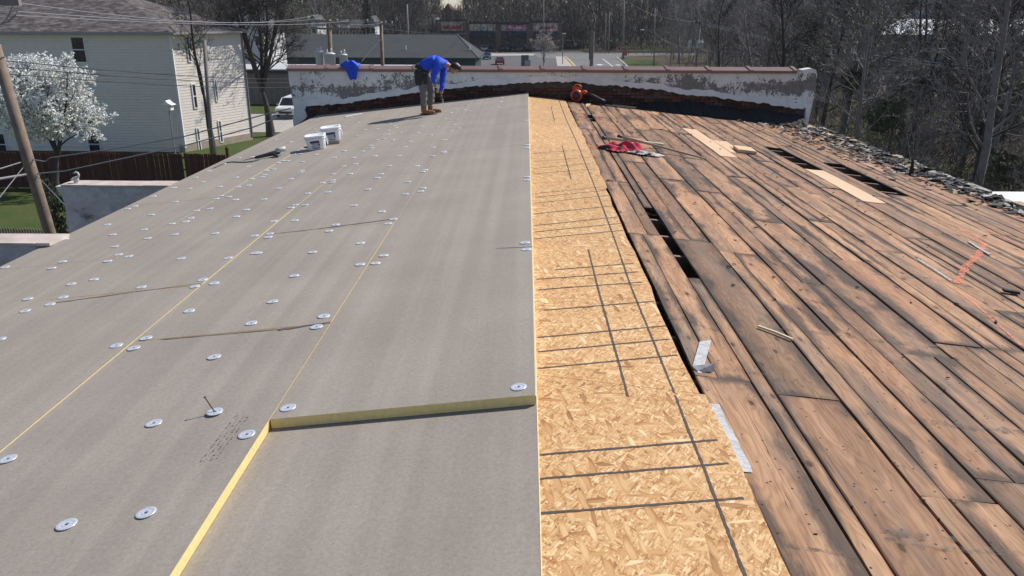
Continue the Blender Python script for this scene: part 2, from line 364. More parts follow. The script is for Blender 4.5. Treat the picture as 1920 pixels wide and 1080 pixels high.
for px in PX:
    p = RL(px[0], px[1])
    if p.x < XE + .05 or p.x > XR - .03: continue
    o = link('fastener_plate', pl_me, roof, p + V((0, 0, .0018))); o.rotation_euler = (random.uniform(-.03, .03), -atan(SL) + random.uniform(-.03, .03), 0)
    if p.y < 9:
        s_ = link('screw_head', sc_me, o, (0, 0, 0))
        if abs(px[0] - 403) < 1 and px[1] > 700:   # the one left standing proud
            m = MB(); m.tube([(0, 0, 0), (-.035, .01, .075)], [.0035, .003], 6); m.tube([(-.035, .01, .075), (-.037, .0105, .079)], [.007, .007], 8)
            o.location.z += .006; m.build('loose_screw', M['screw'], o)
# faint printed stamp on one board, illegible from here
m = MB(); a = RL(385, 868); b = RL(462, 768); d = (b - a).normalized(); nx = V((d.y, -d.x, 0)).normalized()
L_ = (b - a).length
for row in range(4):
    t = row * .01
    while t < L_ * (.95 - .1 * (row % 2)):
        w = random.uniform(.004, .012)
        if random.random() < .8:
            q = a + d * t + nx * (row * .021 - .03); q.z = zl(q.x) + .0022; e = d * w + nx * random.uniform(-.004, .004); f_ = nx * .0022 if random.random() < .6 else nx * .008
            e.z = SL * e.x; f_ = V((f_.x, f_.y, SL * f_.x)); m.quad(q, q + e, q + e + f_, q + f_)
        t += w + random.uniform(.003, .01)
M['stamp'] = simple('grey_stamp_ink', (.24, .215, .19), .9, .3, 80)
m.build('printed_stamp', M['stamp'], roof)
# torn facer / scuffs at board ends
M['scuff'] = simple('torn_facer', (.12, .105, .095), .9, .4, 40)
for (ax, ay, bx, by, w) in [(520, 618, 620, 604, .03), (300, 637, 520, 618, .008), (86, 570, 250, 548, .022), (250, 548, 380, 531, .008), (500, 440, 590, 430, .010), (590, 430, 742, 410, .022), (930, 466, 1000, 463, .009)]:
    m = MB(); a = RL(ax, ay); b = RL(bx, by); n_ = 14; lo = []; hi = []
    for i in range(n_ + 1):
        q = a.lerp(b, i / n_); k = w * (random.uniform(.35, 1) if 0 < i < n_ else .1)
        lo.append(V((q.x, q.y - k, zl(q.x) + .0026))); hi.append(V((q.x, q.y + .004, zl(q.x) + .0026)))
    for i in range(n_): m.quad(lo[i], lo[i + 1], hi[i + 1], hi[i])
    m.build('torn_facer', M['scuff'], roof)

# ---- strand board strip along the ridge
random.seed(21)
def zo(x): return zr(x) + .012
OB = [M['osb'], M['osb_edge']]
y = 3.52 - 4.88; off = .89; k = 0
while y < 17.75:
    y2 = min(y + 2.44, 17.75); n_ = 6; m = MB(); x0 = .04
    e0 = .90 + .02 * sin(k * 1.7); k += 1
    xs = [e0 + random.uniform(-.012, .012) + (-.02 if k == 3 else 0) for _ in range(n_ + 1)]
    ys = [y + .0015 + (y2 - y - .003) * i / n_ for i in range(n_ + 1)]
    for i in range(n_ + 1):
        for (x, o_) in ((x0, 0), (xs[i], 0), (xs[i], -.0115), (x0, -.0115)):
            yy = ys[i] + .035 * (x - .04) / .85 * -1
            m.v.append((x, yy, zo(x) + o_ + (.0015 if i in (0, n_) and x > .5 else 0)))
    for i in range(n_):
        for j in range(4):
            b = i * 4; m.f.append((b + j, b + (j + 1) % 4, b + 4 + (j + 1) % 4, b + 4 + j)[::-1]); m.m.append(0 if j == 0 else 1)
    m.f.append((0, 1, 2, 3)); m.m.append(1); b = n_ * 4; m.f.append((b + 3, b + 2, b + 1, b)); m.m.append(1)
    o = m.build('strand_board', OB, roof); y = y2
def ROS(x, y): return onplane(x, y, ZD + .012, SR)
def ribbon(pts, w, zf, off, jit=.12, step=.05):
    m = MB(); L = []; 
    for a, b in zip(pts, pts[1:]):
        n_ = max(2, int((b - a).length / step)); L += [a.lerp(b, i / n_) for i in range(n_)]
    L.append(pts[-1])
    for i, q in enumerate(L):
        t = (L[min(i + 1, len(L) - 1)] - L[max(i - 1, 0)]); t.z = 0; t.normalize(); nx = V((-t.y, t.x, 0))
        for s_ in (-1, 1):
            r_ = q + nx * s_ * w * .5 * (1 + random.uniform(-jit, jit)); m.v.append((r_.x, r_.y, zf(r_.x) + off))
    for i in range(len(L) - 1): m.f.append((2 * i, 2 * i + 1, 2 * i + 3, 2 * i + 2)[::-1]); m.m.append(0)
    return m
ML = [((1013, 853), (1345, 825)), ((1013, 898), (1366, 869)), ((1014, 963), (1394, 934)), ((1020, 582), (1226, 565)), ((1009, 633), (1249, 611)), ((1009, 660), (1256, 636)),
      ((1010, 691), (1270, 666)), ((1009, 544), (1075, 538)), ((1040, 506), (1188, 494)), ((1006, 524), (1196, 510)), ((1030, 542), (1205, 529)), ((1003, 435), (1166, 419)),
      ((1003, 448), (1168, 432)), ((1003, 423), (1158, 407)), ((1003, 401), (1150, 386)), ((1003, 381), (1143, 366)), ((1003, 370), (1138, 357)), ((1003, 363), (1134, 350)),
      ((1000, 326), (1118, 317)), ((1000, 316), (1112, 306)), ((1000, 303), (1106, 295)), ((999, 288), (1098, 280)),
      ((1082, 268), (1120, 362), (1150, 442), (1184, 540), (1222, 632), (1264, 737)), ((1266, 742), (1292, 810), (1317, 870), (1342, 937), (1399, 1085)),
      ((1044, 178), (1062, 225), (1082, 268)), ((1054, 273), (1071, 337)), ((1103, 468), (1121, 540), (1160, 680), (1177, 744)), ((1033, 199), (1040, 228))]
for i, l in enumerate(ML):
    pts = [ROS(*p) for p in l]; yy = pts[0].y
    w = .013 if i not in (17, 18, 19, 20, 21) else .008
    if i in (15, 16): w = .01
    ribbon(pts, w, zo, .0018, .3, .02).build('marker_line', M['marker'], roof)

# ---- old planks on the right-hand slope
random.seed(5)
def plank(x0, x1, y0, y1, mat, name='plank', dz=0, lift=0, lab=None):
    n_ = max(2, min(7, int((y1 - y0) / .45))); m = MB(); w = x1 - x0; su, sv = random.uniform(0, 60), random.uniform(0, 60)
    uvg = []; uve = []; cup = random.uniform(-.004, .004); tw = random.uniform(-.005, .005)
    ja = [random.uniform(-.003, .003) for _ in range(n_ + 1)]; jb = [random.uniform(-.003, .003) for _ in range(n_ + 1)]
    s0, s1 = random.uniform(-.012, .012), random.uniform(-.012, .012)
    for i in range(n_ + 1):
        t = i / n_
        for u, dzz in ((0, -.022), (0, -.004), (.02, 0), (.5, 0), (.98, 0), (1, -.004), (1, -.022)):
            x = x0 + ja[i] + (w + jb[i] - ja[i]) * u; yy = y0 + (y1 - y0) * t + (s0 * (1 - t) + s1 * t) * (u - .5) * (1 if i in (0, n_) else 0)
            z = zr(x) + dz + dzz + (cup if u == .5 else 0) + tw * (t - .5) * (u - .5) + lift * t * t + (-.003 if i in (0, n_) and dzz > -.01 else 0)
            m.v.append((x, yy, z)); uvg.append((su + w * u, sv + (y1 - y0) * t)); uve.append((u, t))
    for i in range(n_):
        for j in range(6):
            b = i * 7; m.f.append((b + j, b + 7 + j, b + 8 + j, b + j + 1)); m.m.append(0)
        m.f.append((b + 6, b + 13, b + 7, b)); m.m.append(0)
    m.f.append((0, 1, 2, 3, 4, 5, 6)); b = n_ * 7; m.f.append((b + 6, b + 5, b + 4, b + 3, b + 2, b + 1, b)); m.m += [0, 0]
    m.uv = {'grain': uvg, 'edge': uve}
    return m.build(name, mat, roof, label=lab)
XB = [.914, 1.215, 1.31, 1.645, 1.98, 2.306, 2.634, 2.962, 3.244, 3.511, 3.817, 4.115, 4.42, 4.72, 5.03, 5.33, 5.63, 5.93, 6.2, 6.5]
Y1 = 17.86
over = {1: [(.6, 5.46, 0), (7.7, 14.45, 0), (15.43, Y1, 0)], 7: [(.6, 4.6, 0), (4.6, 7.9, 0), (7.9, 11.8, 0), (11.8, 14.9, 1), (14.9, Y1, 0)],
        8: [(.6, 3.4, 0), (3.4, 6.9, 0), (6.9, 9.8, 0), (9.8, 12.3, 0), (12.3, 13.6, 1), (13.6, Y1, 0)],
        11: [(.6, 5.4, 0), (5.4, 9.28, 0), (9.3, 11.42, 1), (13.5, Y1, 0)], 13: [(.6, 6.3, 0), (6.3, 10.0, 0), (12.3, 15.2, 0), (15.2, Y1, 0)],
        0: [(.6, 3.72, 0), (3.72, 6.6, 0), (6.6, 8.9, 0), (8.9, 13.3, 0), (13.3, Y1, 0)], 2: [(.6, 3.6, 0), (3.6, 6.55, 0), (6.55, 10.4, 0), (10.4, 15.3, 0), (15.3, Y1, 0)],
        3: [(.6, 2.76, 0), (2.76, 6.3, 0), (6.3, 9.4, 0), (9.4, 12.9, 0), (12.9, Y1, 0)], 5: [(.6, 4.35, 0), (4.35, 7.6, 0), (7.6, 11.2, 0), (11.2, 14.3, 0), (14.3, Y1, 0)]}
for r in range(len(XB) - 1):
    a, b = XB[r], XB[r + 1]; segs = over.get(r)
    if not segs:
        segs = []; y = .6
        while y < Y1 - .4:
            y2 = y + random.choice([2.1, 2.7, 3.3, 3.9]) + random.uniform(-.3, .3)
            if y2 > Y1 - .9: y2 = Y1
            segs.append((y, y2, 0)); y = y2
    for (y0, y1, new) in segs:
        g1 = random.choice([.005, .007, .010, .015]) + random.uniform(0, .002); g0 = random.uniform(.001, .003); dz = random.uniform(-.004, .004)
        e0 = random.uniform(.002, .007)
        if new: plank(a + .006, b - .004, y0 + .004, y1 - .004, M['plank_new'], 'plank', .004, lab='fresh pale replacement plank'); continue
        if b - a > .27 and random.random() < .55:
            c_ = a + (b - a) * random.uniform(.35, .65)
            plank(a + g0, c_ - .0015, y0 + e0, y1 - .002, M['plank'], dz=dz); plank(c_ + .0015, b - g1, y0 + e0, y1 - .002, M['plank'], dz=dz + random.uniform(-.003, .003))
        else: plank(a + g0, b - g1, y0 + e0, y1 - .002, M['plank'], dz=dz)
# plank ends left short under the strand board edge
plank(.52, .80, .6, Y1, M['plank'], dz=-.006)
# joists over a black slab: the void's shade is put into its colour
for i in range(30):
    y = .7 + i * .6
    m = MB(); m.hexa([(.5, y, zr(.5) - .2), (6.45, y, zr(6.45) - .2), (6.45, y + .045, zr(6.45) - .2), (.5, y + .045, zr(.5) - .2), (.5, y, zr(.5) - .034), (6.45, y, zr(6.45) - .034), (6.45, y + .045, zr(6.45) - .034), (.5, y + .045, zr(.5) - .034)])
    m.build('joist', M['joist'], roof)
m = MB(); m.hexa([(-4.6, -.9, 6.9), (6.4, -.9, 6.7), (6.4, 17.85, 6.7), (-4.6, 17.85, 6.9), (-4.6, -.9, 6.95), (6.4, -.9, 6.75), (6.4, 17.85, 6.75), (-4.6, 17.85, 6.95)]); m.build('dark_void_slab', M['black'], roof)
m = MB(); m.box(-4.65, -.9, 0, -4.35, 17.85, 7.2); m.box(6.1, -.9, 0, 6.4, 17.85, 7.08); m.box(-4.35, -.9, 0, 6.1, -.6, 6.9); m.build('wall', M['brickwall'], roof)
# white torn flashing strip beside the strand board and orange spray marks
m = MB(); lo = []; hi = []
for i in range(13):
    t = i / 12; yy = 3.40 - .60 * t; lo.append((.90, yy, zr(.9) + .008)); hi.append((.955 + .012 * t + random.uniform(-.008, .008), yy, zr(.95) + .006 + random.uniform(0, .004)))
for i in range(12): m.quad(lo[i], lo[i + 1], hi[i + 1], hi[i])
M['membrane'] = simple('white_membrane', (.46, .455, .45), .7, .35, 40, bump=.4)
m.build('membrane_strip', M['membrane'], roof)
def paint(pts, w): ribbon([RR(*p) for p in pts], w, zr, .009, .5, .04).build('paint_mark', M['orange'], roof)
g = G('thin_tar_film'); c = g.co(); tr = g.n('BsdfTransparent'); mx = g.n('MixShader'); g.b.inputs['Base Color'].default_value = (.03, .026, .024, 1)
g.set(mx.inputs[0], g.math('MULTIPLY', g.step(g.noise(c, 16, 6, .75), .44, .66), .62)); g.set(mx.inputs[1], tr.outputs[0]); g.set(mx.inputs[2], g.b.outputs[0]); g.t.links.new(mx.outputs[0], g.t.nodes['Material Output'].inputs[0]); M['film'] = g.mat
for l, w in (([(1440, 616), (1540, 626), (1650, 640), (1765, 652)], .05), ([(1252, 598), (1300, 606), (1345, 622)], .06), ([(1466, 1022), (1520, 1034), (1612, 1050)], .045), ([(1660, 1010), (1760, 1030), (1925, 1040)], .06), ([(1650, 990), (1720, 1008), (1790, 1012)], .08), ([(1380, 690), (1420, 702), (1465, 714)], .05), ([(1725, 790), (1800, 800), (1925, 812)], .09), ([(1140, 345), (1190, 348), (1235, 345)], .07), ([(1235, 327), (1330, 337), (1378, 342)], .06), ([(1500, 560), (1580, 575), (1640, 590)], .10), ([(1090, 232), (1160, 238)], .07), ([(1230, 420), (1310, 428)], .05), ([(1640, 516), (1740, 522), (1830, 540)], .06), ([(1180, 395), (1230, 405)], .08)):
    ribbon([RR(*p) for p in l], w * .5, zr, .0075, .8, .03).build('tar_line', M['film'], roof)
paint([(1795, 430), (1825, 445), (1845, 458), (1838, 475), (1827, 486), (1812, 500), (1803, 518), (1792, 532)], .055)
paint([(1792, 545), (1830, 573), (1865, 605), (1915, 650)], .022)
paint([(1850, 432), (1880, 445), (1915, 462)], .03)
paint([(1266, 230), (1285, 226), (1300, 222)], .05)
paint([(1090, 215), (1094, 219), (1092, 225)], .06); paint([(1118, 222), (1124, 228)], .05)

# ================================================================== parapet at the far end
random.seed(11)
par = thing('parapet_wall', 'peeling white and grey parapet wall with brown coping at the far end of the roof', 'parapet wall', (0, 0, 0))
def at_wall(l): return [D(x, y, YW) for x, y in l]
ZT = 8.335
edge = at_wall([(573, 199), (620, 196), (660, 192), (700, 186), (740, 181), (780, 174), (830, 168), (870, 164), (920, 159), (960, 157), (1005, 155), (1040, 152), (1062, 155), (1075, 152), (1110, 158), (1150, 160), (1200, 166), (1240, 169), (1290, 178), (1330, 181), (1380, 188), (1440, 195), (1480, 201), (1506, 205)])
def zedge(x):
    for a, b in zip(edge, edge[1:]):
        if a.x <= x <= b.x: return a.z + (b.z - a.z) * (x - a.x) / (b.x - a.x)
    return (edge[0] if x < edge[0].x else edge[-1]).z
XL, XRR = D(548, 160, YW).x, D(1531, 150, YW).x
xlc, xrc = edge[0].x, edge[-1].x
# core
m = MB(); m.box(XL + .01, YW + .075, 6.6, XRR - .01, YW + .27, ZT - .01); m.build('wall_core', M['mortar'], par)
def sheet(name, top, bot, mat, y, th, n=150, jit=.012):
    m = MB()
    xs = [xlc + (xrc - xlc) * i / n for i in range(n + 1)]
    T = [top(x) for x in xs]; B = [bot(x) + random.uniform(-jit, jit) for x in xs]
    for x, t, b in zip(xs, T, B):
        for (yy, z) in ((y, t), (y, b), (y + th, b), (y + th, t)): m.v.append((x, yy + (random.uniform(-.008, .004) if z == b else 0), z))
    for i in range(n):
        b = 4 * i
        for j in range(4): m.f.append((b + j, b + (j + 1) % 4, b + 4 + (j + 1) % 4, b + 4 + j)[::-1]); m.m.append(0)
    m.f.append((0, 1, 2, 3)); b = 4 * n; m.f.append((b + 3, b + 2, b + 1, b)); m.m += [0, 0]
    return m.build(name, mat, par)
sheet('render_coat', lambda x: ZT, lambda x: zedge(x) + .04, M['render'], YW, .034)
sheet('flashing_strip', lambda x: zedge(x) + .125 + .02 * sin(x * 5) + .012 * sin(x * 17), lambda x: zedge(x), M['whitewash'], YW - .017, .015, 170, .02)
# plastered ends that run down past the roof
def ragged(name, poly, y0, y1):
    pts = at_wall(poly); m = MB(); n = len(pts)
    for yy in (y0, y1):
        for p in pts: m.v.append((p.x, yy, p.z))
    m.f.append(tuple(range(n))[::-1] if False else tuple(range(n))); m.f.append(tuple(range(2 * n - 1, n - 1, -1))); m.m += [0, 0]
    for i in range(n): m.f.append((i, n + i, n + (i + 1) % n, (i + 1) % n)[::-1]); m.m.append(0)
    bm = bmesh.new(); me = m.mesh(name, M['render']); bm.from_mesh(me); bmesh.ops.recalc_face_normals(bm, faces=bm.faces); bm.to_mesh(me); bm.free()
    return link(name, me, par)
ragged('plaster_end', [(540, 130), (575, 130), (574, 200), (571, 206), (574, 212), (575, 220), (568, 226), (551, 238), (549, 222), (552, 205), (546, 175), (542, 150)], YW - .012, YW + .28)
ragged('plaster_end', [(1504, 131), (1522, 128), (1530, 131), (1532, 140), (1530, 152), (1529, 170), (1524, 190), (1519, 212), (1514, 237), (1507, 234), (1510, 215), (1511, 203), (1505, 200)], YW - .012, YW + .28)
# exposed bricks under the flashing
bks = [MB().box(-.0975, -.05, -.031, .0975, .05, .031).mesh('brick', M['brick']) for _ in range(1)]
me2 = MB(); me2.hexa([(-.097, -.05, -.031), (.094, -.046, -.029), (.096, .05, -.031), (-.097, .05, -.031), (-.095, -.047, .03), (.09, -.05, .031), (.097, .05, .031), (-.097, .05, .031)]); bks.append(me2.mesh('brick', M['brick']))
zc_ = 6.95; row = 0; nb = 0
while zc_ < 8.0 and nb < 298:
    x = xlc + .1 + (row % 2) * .104
    while x < xrc - .1 and nb < 298:
        zroof = (zl(x) if x < XR else zr(x))
        if zroof - .03 < zc_ < zedge(x) + .04 and random.random() < .97:
            o = link('brick', random.choice(bks), par, (x, YW + random.uniform(.069, .078), zc_)); o.rotation_euler = (0, 0, random.uniform(-.01, .01)); nb += 1
        x += .208
    zc_ += .075; row += 1
# coping: tiles with raised collars at the joints, slightly hooded
jx = [537, 615, 698, 779, 857, 940, 1019, 1097, 1175, 1254, 1331, 1409, 1492]
jX = [D(x, 128, YW).x for x in jx]
prof = [(-.055, -.05), (-.055, .006), (-.04, .018), (.17, .075), (.31, .03), (.325, .0), (.325, -.05)]
for i, (a, b) in enumerate(zip(jX, jX[1:])):
    m = MB(); z0 = ZT + .02; n = len(prof); zj = random.uniform(-.004, .004)
    for x in (a + .008, b - .02):
        for (y, z) in prof: m.v.append((x, YW + y, z0 + z + zj))
    for j in range(n): m.f.append((j, (j + 1) % n, n + (j + 1) % n, n + j)); m.m.append(0)
    m.f.append(tuple(range(n - 1, -1, -1))); m.f.append(tuple(range(n, 2 * n))); m.m += [0, 0]
    o = m.build('coping_tile', M['coping'], par)
    m = MB()
    for x in (b - .05, b + .03):
        for (y, z) in prof: m.v.append((x + (.035 if y > .1 else 0) * -1, YW + y * 1.05 - .006, z0 + z * 1.12 + .014))
    for j in range(n): m.f.append((j, (j + 1) % n, n + (j + 1) % n, n + j)); m.m.append(0)
    m.f.append(tuple(range(n - 1, -1, -1))); m.f.append(tuple(range(n, 2 * n))); m.m += [0, 0]
    m.build('collar', M['coping'], o)
# ---- torn black felt heaped along the foot of the wall, right side
m = MB(); n = 60
for i in range(n + 1):
    t = i / n; x = D(1190, 185, YW).x * (1 - t) + (xrc + .02) * t
    hgt = (.05 + .17 * min(1, t * 5)) * (1 + .25 * sin(t * 23) * sin(t * 7)) + random.uniform(-.02, .02); wd = .22 + .16 * min(1, t * 3) + random.uniform(-.05, .05)
    for k, (dy, f) in enumerate([(-.015, 1), (-.1, .85), (-.5 * wd - .06, .5), (-wd - .06, .12), (-wd - .09, .0)]):
        m.v.append((x + random.uniform(-.02, .02), YW + dy, zr(x) + .012 + hgt * f + random.uniform(-.012, .012) * (f > .05)))
for i in range(n):
    for j in range(4): b = 5 * i + j; m.f.append((b, b + 1, b + 6, b + 5)); m.m.append(0)
m.build('felt_heap', M['tar'], label='black torn roofing felt heaped along the wall foot on the plank side', cat='roofing felt')
M['greyrag2'] = simple('dirty_membrane', (.40, .385, .37), .7, .5, 45)
# scraps of felt, wood and lath along the wall foot near the blower
M['lath'] = simple('pale_lath', (.56, .46, .30), .8, .2, 20)
def stick(name, a, b, w, h, mat, label, cat='stick', zf=zr, group=None, dz=.004, tip=1):
    a = V(a); b = V(b); d = (b - a); d.z = 0; L = d.length; d.normalize(); nx = V((-d.y, d.x, 0)); m = MB()
    pa = V((a.x, a.y, zf(a.x) + dz)); pb = V((b.x, b.y, zf(b.x) + dz)); mid = pa.lerp(pb, .5) + nx * random.uniform(-.01, .01)
    for p, k in ((pa, 1), (mid, .95), (pb, tip)):
        for (u, z) in ((-1, 0), (1, 0), (1, h), (-1, h)): q = p + nx * u * w * k * .5; m.v.append((q.x, q.y, q.z + z))
    for i in range(2):
        for j in range(4): bb = 4 * i; m.f.append((bb + j, bb + (j + 1) % 4, bb + 4 + (j + 1) % 4, bb + 4 + j)); m.m.append(0)
    m.f.append((3, 2, 1, 0)); m.f.append((8, 9, 10, 11)); m.m += [0, 0]
    return m.build(name, mat, None, label=label, cat=cat, group=group)
stick('lath', RR(1135, 184), RR(1196, 184), .06, .02, M['lath'], 'long pale lath lying along the wall foot by the black felt', tip=.6)
stick('lath', RR(1150, 178), RR(1194, 182), .045, .016, M['lath'], 'thin yellowish lath behind the long one at the wall foot', dz=.02)
stick('lath', RR(1172, 183), RR(1190, 193), .06, .016, M['lath'], 'short pale lath lying crooked across the planks at the wall', dz=.026, tip=.3)
stick('wood_sliver', RR(1105, 191), RR(1099, 201), .09, .012, M['plank_new'], 'pale wedge-shaped wood sliver on the planks near the orange blower', tip=.1)
stick('wood_sliver', RR(1028, 174), RR(1048, 172), .06, .02, M['plank'] if False else M['splinter'], 'brown splinter at the top end of the strand boards')
stick('white_stick', RL(647, 221), RL(679, 215), .05, .025, M['whitewash'], 'white painted stick lying on grey board at the left wall', zf=zl)
stick('white_stick', RR(1421, 616), RR(1486, 641), .014, .012, M['lip'], 'thin pale curved stick lying on the planks', dz=.01)
stick('wood_offcut', RR(1413, 459), RR(1468, 478), .03, .01, M['whitewash'], 'narrow white strip on planks', ) if False else None
stick('white_strip', RR(1720, 488), RR(1784, 529), .024, .006, M['greyrag2'], 'narrow white membrane strip stuck along a plank seam', 'strip', dz=.008)
stick('white_strip', RR(1816, 455), RR(1856, 480), .026, .008, M['greyrag2'], 'short white strip crossed by an orange paint mark', 'strip', dz=.008)
for (a, b, w, lab) in [((1820, 541), (1908, 553), .05, 'black curled felt piece at the right edge of the planks'), ((1605, 412), (1640, 425), .04, None), ((1850, 420), (1872, 424), .035, None)]:
    if lab: stick('felt_scrap', RR(1880, 548), RR(1910, 553), .05, .02, M['tar'], lab, 'felt scrap', dz=.01)
q = RR(1396, 284); m = MB(); m.hexa([(q.x - .16, q.y - .22, zr(q.x - .16) + .012), (q.x + .12, q.y - .26, zr(q.x + .12) + .012), (q.x + .15, q.y + .2, zr(q.x + .15) + .012), (q.x - .13, q.y + .24, zr(q.x - .13) + .012), (q.x - .16, q.y - .22, zr(q.x - .16) + .055), (q.x + .12, q.y - .26, zr(q.x + .12) + .055), (q.x + .15, q.y + .2, zr(q.x + .15) + .055), (q.x - .13, q.y + .24, zr(q.x - .13) + .055)])
m.build('wood_offcut', M['plank_new'], label='pale square wood offcut lying beside the replacement planks', cat='offcut')
# tar crumbs and small black flecks on the planks: nobody could count them
m = MB(); random.seed(3)
for i in range(520):
    x = random.uniform(.95, 6.45); y = random.choice([random.uniform(2, 17.6), random.uniform(12, 17.7)]); s = random.uniform(.003, .011) * (.55 if y < 5 else 1)
    a = random.uniform(0, 6); e = V((cos(a), sin(a), 0)) * s * random.uniform(1, 2.5); f_ = V((-sin(a), cos(a), 0)) * s * .6; z = zr(x) + .008 + s * .4
    m.obox((x, y, z), e, f_, V((0, 0, s * .4)))
m.build('tar_crumbs', M['tar'], label='small black tar crumbs scattered over the planks', cat='debris', kind='stuff')
# torn shingle scraps piled along the right-hand eave
random.seed(17)
def scrap_mesh(k):
    m = MB(); n = random.choice([4, 5, 6, 7]); a0 = random.uniform(0, 6); L = random.uniform(.09, .24); Wd = L * random.uniform(.3, .75); ps = []
    for i in range(n):
        a = a0 + 2 * pi * i / n; r = random.uniform(.6, 1.1); ps.append((cos(a) * L * r, sin(a) * Wd * r, random.uniform(-.02, .02)))
    vs = ps + [(x * .98, y * .98, z + random.uniform(.008, .02)) for x, y, z in ps]
    m.add(vs, [tuple(range(n))[::-1], tuple(range(n, 2 * n))] + [(i, (i + 1) % n, n + (i + 1) % n, n + i) for i in range(n)])
    return m.mesh('shingle_scrap', [M['scrap'], M['tar'], M['scrap_pale'], M['splinter']][[0, 0, 1, 0, 2, 0, 3, 0, 1, 2, 0, 0][k]])
SM = [scrap_mesh(k) for k in range(12)]
SL_ = {'shingle_scrap': 'torn grey flake of old shingle in the debris along the right eave', 'black_tar_felt': 'torn black flake of felt in the debris along the right eave', 'pale_scrap': 'pale flake of board or paper in the debris along the right eave', 'splintered_wood': 'brown splinter of wood in the debris along the right eave'}
for i in range(300):
    t = random.random() ** 1.1; y = 17.7 - t * 9.6; wband = .68 * (1 - t) ** .8 + .15
    if y < 12.4: wband *= .75
    x = 6.5 - abs(random.gauss(0, .5)) * wband; x = max(5.2, min(6.52, x + random.uniform(0, .03)))
    me = random.choice(SM); k = me.materials[0].name
    o = link('shingle_scrap' if k == 'shingle_scrap' else 'felt_scrap' if k == 'black_tar_felt' else 'board_scrap' if k == 'pale_scrap' else 'wood_splinter', me, None, (x, y, zr(x) + .015 + random.random() ** 2 * .055 * (1 if y > 11 else .4)), SL_[k], 'debris', 'torn roofing debris along the right eave', rz=random.uniform(0, 6))
    o.rotation_euler[0] = random.uniform(-.22, .22); o.rotation_euler[1] = random.uniform(-.25, .25); s = random.uniform(.28, .8); o.scale = (s * .8, s * 1.15, s * .9)
for i in range(30):
    y = 17.7 - i * .33; x = 6.5 + random.uniform(-.03, .03)
    stick('eave_board_piece', (x, y, 0), (x + random.uniform(-.04, .02), y - .34, 0), random.uniform(.07, .14), .03, M['scrap_pale'] if random.random() < .35 else M['splinter'] if random.random() < .3 else M['scrap'], 'broken weathered board end along the right roof edge', 'board piece', group='broken edge boards along the right eave', dz=random.uniform(0, .04), tip=random.uniform(.5, 1))
m = MB(); rn = random.Random(5)
for i in range(1500):
    t = rn.random() ** 1.1; y = 17.6 - t * 9.6; x = min(6.5, 6.5 - abs(rn.gauss(0, .6)) * (.95 * (1 - t) ** .8 + .2)); k = rn.uniform(.012, .05); a = rn.uniform(0, 6); e = V((cos(a), sin(a), rn.uniform(-.3, .3))) * k * rn.uniform(.8, 2); f_ = V((-sin(a), cos(a), rn.uniform(-.3, .3))) * k * .6
    m.obox((x, y, zr(x) + .012 + rn.random() ** 3 * .05), e, f_, V((0, 0, .005)), rn.choice([0, 0, 1, 1, 2, 3]))
m.build('debris_chips', [M['scrap'], M['tar'], M['scrap_pale'], M['splinter']], label='small chips and crumbs in the debris along the right eave', cat='debris', kind='stuff')
q = RR(1704, 328); m = MB(); m.add([(0, 0, 0), (.09, .03, 0), (.05, .01, .2), (.015, 0, .26), (.0, .015, 0), (.085, .045, 0), (.05, .02, .2), (.015, .012, .26)], [(0, 1, 2, 3), (7, 6, 5, 4), (0, 3, 7, 4), (1, 5, 6, 2), (3, 2, 6, 7), (0, 4, 5, 1)])
link('felt_scrap', m.mesh('felt_scrap', M['tar']), None, q, 'black felt piece standing upright in the eave debris', 'felt scrap')

# ================================================================== loose tools and litter on the roof
# L-shaped white metal flashing piece on the planks
random.seed(2)
a, b, c = RR(1322, 645), RR(1309, 690), RR(1328, 697); m = MB(); w = V((.035, .01, 0))
def lp(p, dz): return V((p.x, p.y, zr(p.x) + dz))
pts = [lp(a, .02), lp(a.lerp(b, .5), .016), lp(b, .012)]
for i in range(2): m.quad(pts[i] - w, pts[i] + w, pts[i + 1] + w, pts[i + 1] - w); m.quad(pts[i] - w - V((0, 0, .003)), pts[i + 1] - w - V((0, 0, .003)), pts[i + 1] + w - V((0, 0, .003)), pts[i] + w - V((0, 0, .003)))
m.hexa([pts[2] - w - V((0, .004, 0)), pts[2] + w - V((0, .004, .0)), lp(c, .006) + V((.03, -.01, 0)), lp(c, .006) + V((-.06, -.025, 0)), pts[2] - w + V((0, 0, .006)), pts[2] + w + V((0, 0, .004)), lp(c, .05) + V((.03, 0, 0)), lp(c, .012) + V((-.06, -.015, 0))])
M['tin'] = simple('white_tin', (.58, .57, .55), .5, .35, 40, metal=.3)
m.build('flashing_bracket', M['tin'], label='bent white L-shaped flashing piece lying on the planks beside the strand board', cat='flashing')
